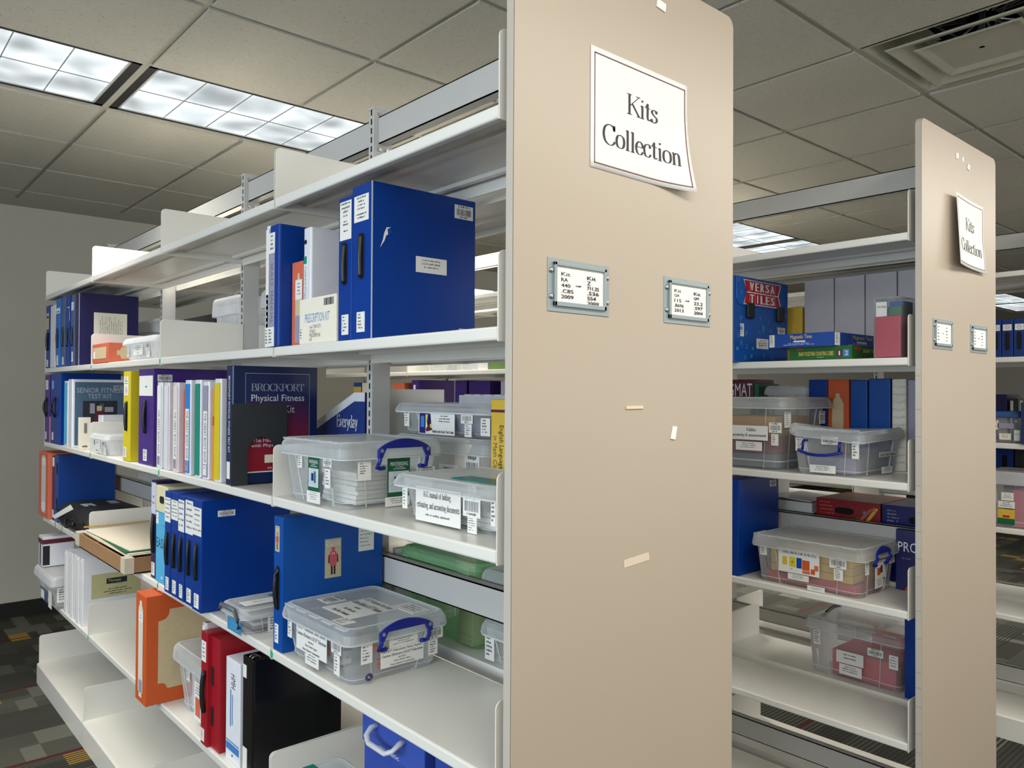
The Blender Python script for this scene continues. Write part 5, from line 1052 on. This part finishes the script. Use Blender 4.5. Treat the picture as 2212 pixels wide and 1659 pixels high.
for k in range(11): b.tube([(1.937, .16+.004*q, A3+.03+.026*k+.002*math.sin(q)) for q in range(10)], .003, 6)
b.build('comb', WHITE, t, smooth=True)
slab('book', 'pale glossy book at the right of the comb-bound one', 'book', 1.94, 2.17, .09, .148, A3, .315, LAV)
t, F = bin_('white lidded clear bin behind the tall bin lid', 1.96, 2.2, .53, .70, A3, .295, .03, .008, .01, CLEAR, MILK, ribs=False)

t, F = kit_box('tall blue kit box half hidden by the front end panel, second bookcase', BX+.006, 1.858, .585, .675, A4, .343, BLUE, 0); n = F['n']; barcode(n, t, .77, .88, .93, .95, 3); owner(n, t, .36, .29, .66, .42, 3)
slab('storage_box', 'green box under the open white binder, second bookcase', 'box', 1.945, 2.18, .49, .66, A4, .20, GREEN)
t = thing('binder', 'open white binder lying on a green box', 'binder', (2.05, .57, A4+.2)); MB().box(1.94, 2.16, .49, .66, A4+.2, A4+.203).box(1.94, 2.16, .657, .66, A4+.203, A4+.248).build('cover', WHITE, t); MB().box(1.95, 2.15, .50, .655, A4+.203, A4+.235).build('pages', PAPER, t); MB().prism([(1.94, .657, A4+.248), (1.94, .657, A4+.251), (1.94, .50, A4+.243), (1.94, .50, A4+.240)], (.22, 0, 0)).build('top_cover', WHITE, t)
t, F = slab('booklet_box', 'white leaflet box standing left of the open binder', 'box', 1.945, 2.1, .675, .74, A4, .31, PAPER); F['f'].at(.2, .5, .8, .95).sheet(MAROON).done(t)
t, F = slab('game_box', 'red box with oval hand hole and coloured stars', 'box', 1.94, 2.19, .242, .478, A4, .262, M('star_red', '#8e1b22', .25)); f = F['f']
f.at(.62, .70, .98, .98).poly([(0, 0), (.2, 0), (.75, .75), (.65, .8)], ORANGE).poly([(.35, 0), (.5, 0), (.98, .8), (.85, .85)], DYELLOW).poly([(.1+.1*math.cos(k*math.pi/5)*(1 if k % 2 else .45), .25+.16*math.sin(k*math.pi/5)*(1 if k % 2 else .45)) for k in range(10)], GREEN).poly([(.4+.1*math.cos(k*math.pi/5)*(1 if k % 2 else .45), .55+.16*math.sin(k*math.pi/5)*(1 if k % 2 else .45)) for k in range(10)], CYANINK).poly([(.8+.1*math.cos(k*math.pi/5)*(1 if k % 2 else .45), .75+.16*math.sin(k*math.pi/5)*(1 if k % 2 else .45)) for k in range(10)], SALMON).done(t, 'print')
f.at(.06, .76, .34, .96).bars(4, 0, 0, 1, 1, SALMON, .4, left=True).done(t, 'print')
def oval(F, a, c, w_, h_, par): MB().prism([F.O+F.U*(a*F.w+w_*math.copysign(abs(math.cos(k*math.pi/10))**.6, math.cos(k*math.pi/10)))+F.V*(c*F.h+h_*math.copysign(abs(math.sin(k*math.pi/10))**.8, math.sin(k*math.pi/10)))-Vector((.001, 0, 0)) for k in range(20)], (.0014, 0, 0)).build('hand_hole', DARK, par)
oval(f, .45, .85, .036, .012, t)
t, F = slab('game_box', 'dark blue box with oval hand hole, right of the red star box', 'box', 1.94, 2.19, .06, .236, A4, .262, M('star_blue', '#161c66', .25)); oval(F['f'], .70, .83, .034, .012, t); F['f'].at(.1, .76, .4, .94).bars(4, 0, 0, 1, 1, LAV, .4, left=True).done(t, 'print')
t, F = bin_('clear bin of yellow and red boxes with arithmetic picture label', BX+.012, 1.842, .150, .522, A4, .160, .034, .012, .012, CLEAR, LID); f, n = F['f'], F['n']
l = f.at(.24, .38, .63, 1.0, .002); l.sheet(PAPER).text('THE BOX OF FACTS', .08, .80, .92, .94, INK, 'serif', bold=1.3)
for a, c, w_, h_, m in ((.1, .3, .12, .36, DYELLOW), (.27, .26, .16, .42, YELLOW), (.45, .24, .13, .44, BLUE3), (.59, .2, .18, .42, ORANGE), (.8, .08, .1, .22, ORANGE), (.88, .25, .1, .22, SALMON)): l.rect(a, c, a+w_, c+h_, m)
l.rect(.27, .1, .4, .22, PAPER).bars(1, .28, .1, .38, .2).rect(.6, .06, .78, .18, SALMON).text('+', .32, .42, .38, .52, INK).done(t, 'title_label')
callno(f, t, .05, .72, .12, .99, 2); owner(f, t, .33, .2, .53, .36, 3); barcode(f, t, .72, .7, .87, .98, 3); callno(f, t, .76, .4, .84, .68, 3); f.at(.52, .01, .68, .14, .003).sheet(PAPER).bars(3, .1, .2, .9, .8).done(t)
n.at(.36, .42, .66, .88, .003).sheet(PAPER).bars(1, .1, .82, .9, .95, INK).rect(.2, .2, .5, .6, ORANGE).rect(.5, .3, .7, .7, MAROON).done(t, 'title_label'); owner(n, t, .38, .18, .62, .4, 4); barcode(n, t, .8, .7, .97, .98, 4); callno(n, t, .1, .6, .2, .95, 4); carry_handle(t, n, .075, .165, n.h+.010, .024, .036)
slab('card_box', 'red card box along the bottom of the facts bin', 'box', BX+.035, 1.82, .18, .49, A4+.006, .032, M('facts_red', '#c0515a', .5)); 
for k in range(3): slab('card_box', ['lower', 'middle', 'upper'][k]+' yellow card box stacked in the facts bin', 'box', BX+.035, 1.82, .19, .475, A4+.039+k*.026, .025, M('facts_yellow', '#d9b968', .5), 'yellow card boxes in the facts bin')
t, F = slab('book', 'navy book with orange corner and big white capitals', 'book', 1.835, 1.858, .05, .146, A4, .20, M('proc_navy', '#191d58', .4)); F['f'].at(0, 0, 1, 1).text('PROG', .08, .64, 1.0, .80, WHITEINK).bars(1, .1, .5, .6, .54, LAV).poly([(.3, 0), (.7, 0), (1, .45), (1, .62)], ORANGE).poly([(.7, 0), (.95, 0), (1, .12), (1, .45)], M('lime_card', '#6a9a3a')).done(t, 'cover_print')
t, F = bin_('clear bin with red box inside, bottom shelf of the second bookcase', 1.945, 2.185, .172, .515, A5, .200, .03, .010, .012, CLEAR, LID); f = F['f']
callno(f, t, .07, .62, .15, .92, 2); f.at(.33, .36, .62, .62, .002).sheet(PAPER).bars(2, .1, .25, .9, .8, INK, .4).done(t, 'title_label'); owner(f, t, .36, .12, .6, .34, 3); barcode(f, t, .66, .66, .82, .82, 3); f.at(.88, .5, .97, .78, .002).sheet(PAPER).bars(4, .1, .1, .9, .9).done(t)
slab('game_box', 'red box lying inside the clear bin on the bottom shelf', 'box', 1.97, 2.15, .20, .43, A5+.006, .09, M('facts_red')); slab('game_box', 'pale red box leaning behind in the bottom clear bin', 'box', 2.12, 2.165, .19, .35, A5+.097, .05, SALMON)
b = MB(); b.tube([(1.945+.10+.04*k, .505, A5+.185+.02*math.sin(k*math.pi/5)) for k in range(6)], .006, 8); b.build('handle', BLACK, t, smooth=True)
slab('kit_box', 'dark blue box edge right of the bottom clear bin', 'box', 1.94, 2.18, .085, .160, A5, .325, BLUE)
t, F = kit_box('blue kit box corner under the facts bin shelf, beyond the bracket', BX+.02, 1.80, .905, .985, A5, .33, BLUE, 0)

# ---------- second bookcase seen far off through the first one
t, F = kit_box('purple kit box seen through the first bookcase, under a bright shelf', 1.60, 1.85, 2.60, 2.665, A3, .33, PURPLE, 0); F['f'].at(.3, .75, .6, .92).sheet(PAPER).done(t)
kit_box('wide dark purple kit box right of the purple one, through the shelves', 1.60, 1.85, 2.17, 2.266, A3, .325, DPURPLE, 0); kit_box('second dark purple kit box seen through the first bookcase', 1.60, 1.85, 1.985, 2.15, A3, .322, DPURPLE, 0)
for k in range(3): slab('book', ['left', 'middle', 'right'][k]+' of three grey books past the dark purple boxes', 'book', 1.60, 1.8, 1.868-.04*k, 1.902-.04*k, A3, .32, LAV, 'grey books seen through the first bookcase')
slab('case', 'orange case glimpsed left of the far purple kit box', 'box', 1.60, 1.8, 2.74, 2.85, A3, .315, SALMON)
t, F = slab('kit_box', 'blue and yellow box glimpsed above the slant-cut display box', 'box', 1.60, 1.8, 3.21, 3.30, A3, .32, BLUE3); F['f'].at(0, .78, 1, .92).sheet(DYELLOW).done(t)
slab('case', 'cream box next to the far blue and yellow box', 'box', 1.60, 1.8, 3.06, 3.20, A3, .318, CREAM)
slab('storage_box', 'olive green box on the bright far shelf', 'box', 1.60, 1.8, 1.80, 1.99, A2, .07, M('olive_card', '#6c8a4c', .6)); slab('case', 'low white box on the bright far shelf beside the olive one', 'box', 1.60, 1.8, 2.0, 2.08, A2, .075, PAPER)
bin_('flat clear bin on the bright far shelf', 1.60, 1.83, 2.12, 2.53, A2, .06, .015, .006, .01, CLEAR, LID, ribs=False)
bin_('oblong clear tub on the far shelf, seen right of the scuffed blue box', 1.60, 1.83, 1.84, 2.12, A2+.0005, .20, .06, .012, .01, CLEAR, MILK, ribs=False) if False else None
bin_('pale clear tub glimpsed between scuffed blue box and front end panel', 1.60, 1.83, 1.49, 1.745, A2, .30, .08, .012, .01, CLEAR, MILK, ribs=False)

# ================================================================== third bookcase at the right edge
QX = 3.055
for k, (y0, y1) in enumerate(((.197, .238), (.151, .194), (.105, .148), (.058, .102))):
    t, F = kit_box(['blue kit box cut by the farther end panel, third bookcase', 'middle blue slotted kit box on the third bookcase', 'right blue slotted kit box on the third bookcase', 'blue slotted kit box mostly outside the photo'][k], QX, 3.3, y0, y1, 1.668, .166, M('navy_blue_card', '#0b2f74', .4), .42, slot=.48, hw=.0, bulge=0, group='blue slotted kit boxes on the third bookcase'); F['f'].at(.12, .70, .9, .86).sheet(PAPER).bars(4, .1, .1, .9, .9, GREYINK, .5).done(t)
cy = M('cool_blue_lid', '#2d4f86', .4)
t, F = bin_('clear tub with blue lid and paper labels on the third bookcase', QX+.02, 3.3, .13, .245, 1.288, .138, .022, .004, .008, CLEAR, cy, ribs=False); f = F['f']; f.at(.25, .55, .8, .75).sheet(LAV).done(t); callno(f, t, .1, .5, .28, .85, 2); f.at(.3, .12, .7, .36).sheet(CREAM).bars(2, .1, .2, .9, .8).done(t); f.at(.8, .1, 1.0, .5).sheet(PAPER).text('symbol', .1, .5, .95, .68, INK).done(t)
ML = [(M('ivory_book', '#d8d4c2', .6)), M('charcoal_book', '#22252c', .5), M('sage_book', '#8f957e', .6), PAPER, M('taupe_book', '#8a8270', .6), M('brown_book', '#6a4a28', .6), M('peach_book', '#d9b48c', .6), M('olive_book', '#55502e', .6)]
yy = .268
for k, wd in enumerate((.014, .018, .006, .012, .018, .007, .007, .010)):
    t, F = slab('book', ['ivory', 'charcoal', 'sage', 'white', 'taupe', 'brown', 'peach', 'olive'][k]+' book upright above the blue lidded tub', 'book', 3.42, 3.58, yy-wd, yy-.001, 1.288, (.185, .195, .20, .186, .198, .196, .205, .2)[k], ML[k], 'books on the far side of the third bookcase'); yy -= wd+.001
    if k in (1, 4): F['f'].at(.05, .42, .95, .46).sheet(PAPER).done(t)
slab('kit_box', 'dark blue box at the left of the upright books, third bookcase', 'box', 3.40, 3.6, .275, .33, 1.288, .215, NAVY)
slab('kit_box', 'dark teal-blue box cut by the right photo edge', 'box', QX-.02, 3.25, .05, .116, 1.288, .18, M('teal_navy', '#1d2f57', .4))
t, F = kit_box('blue slotted box left of the black gap, third bookcase lower shelf', 3.425, 3.66, .255, .33, .915, .33, BLUE, .75, slot=.3, hw=0, bulge=0); t2, F2 = kit_box('blue slotted box right of the black gap, third bookcase lower shelf', 3.425, 3.66, .13, .19, .915, .33, BLUE, .75, slot=.3, hw=0, bulge=0)
slab('case', 'black block standing in for the dark gap between two blue slotted boxes', 'box', 3.43, 3.62, .195, .25, .915, .325, BLACK)  # no real case: black block put in for the shaded gap
t, F = bin_('large clear bin with yellow label and pink cards, third bookcase', QX+.005, 3.33, .03, .27, .915, .245, .05, .01, .012, CLEAR, MILK); f = F['f']
f.at(.3, .62, .5, .8, .002).sheet(PAPER).bars(3, .1, .2, .9, .8).done(t); f.at(.24, .08, .52, .42, .002).sheet(DYELLOW).rect(0, .0, 1, .4, GREEN).rect(.3, .45, .7, .6, REDINK).done(t, 'title_label'); f.at(.25, .45, .52, .6, .002).sheet(PAPER).bars(3, .1, .1, .9, .9, INK).done(t); f.at(.8, .1, .98, .3, .002).sheet(PAPER).rect(.1, .1, .9, .5, SALMON).done(t); barcode(f, t, .8, .75, 1, .9, 3)
slab('card_pack', 'pink cards inside the large clear bin, third bookcase', 'cards', QX+.03, 3.3, .10, .16, .921, .16, M('pink_card'))
slab('card_pack', 'white card inside the large clear bin, third bookcase', 'cards', QX+.026, QX+.029, .08, .11, .99, .1, PAPER, edge=0)

# everything on the shelves stands a hair above what carries it
for o in bpy.data.objects:
    if o.parent is None and o.get('category') and o['category'] not in ('bookcase', 'ceiling light', 'air vent', 'sprinkler', 'sign', 'tape'): o.location.z += .0007
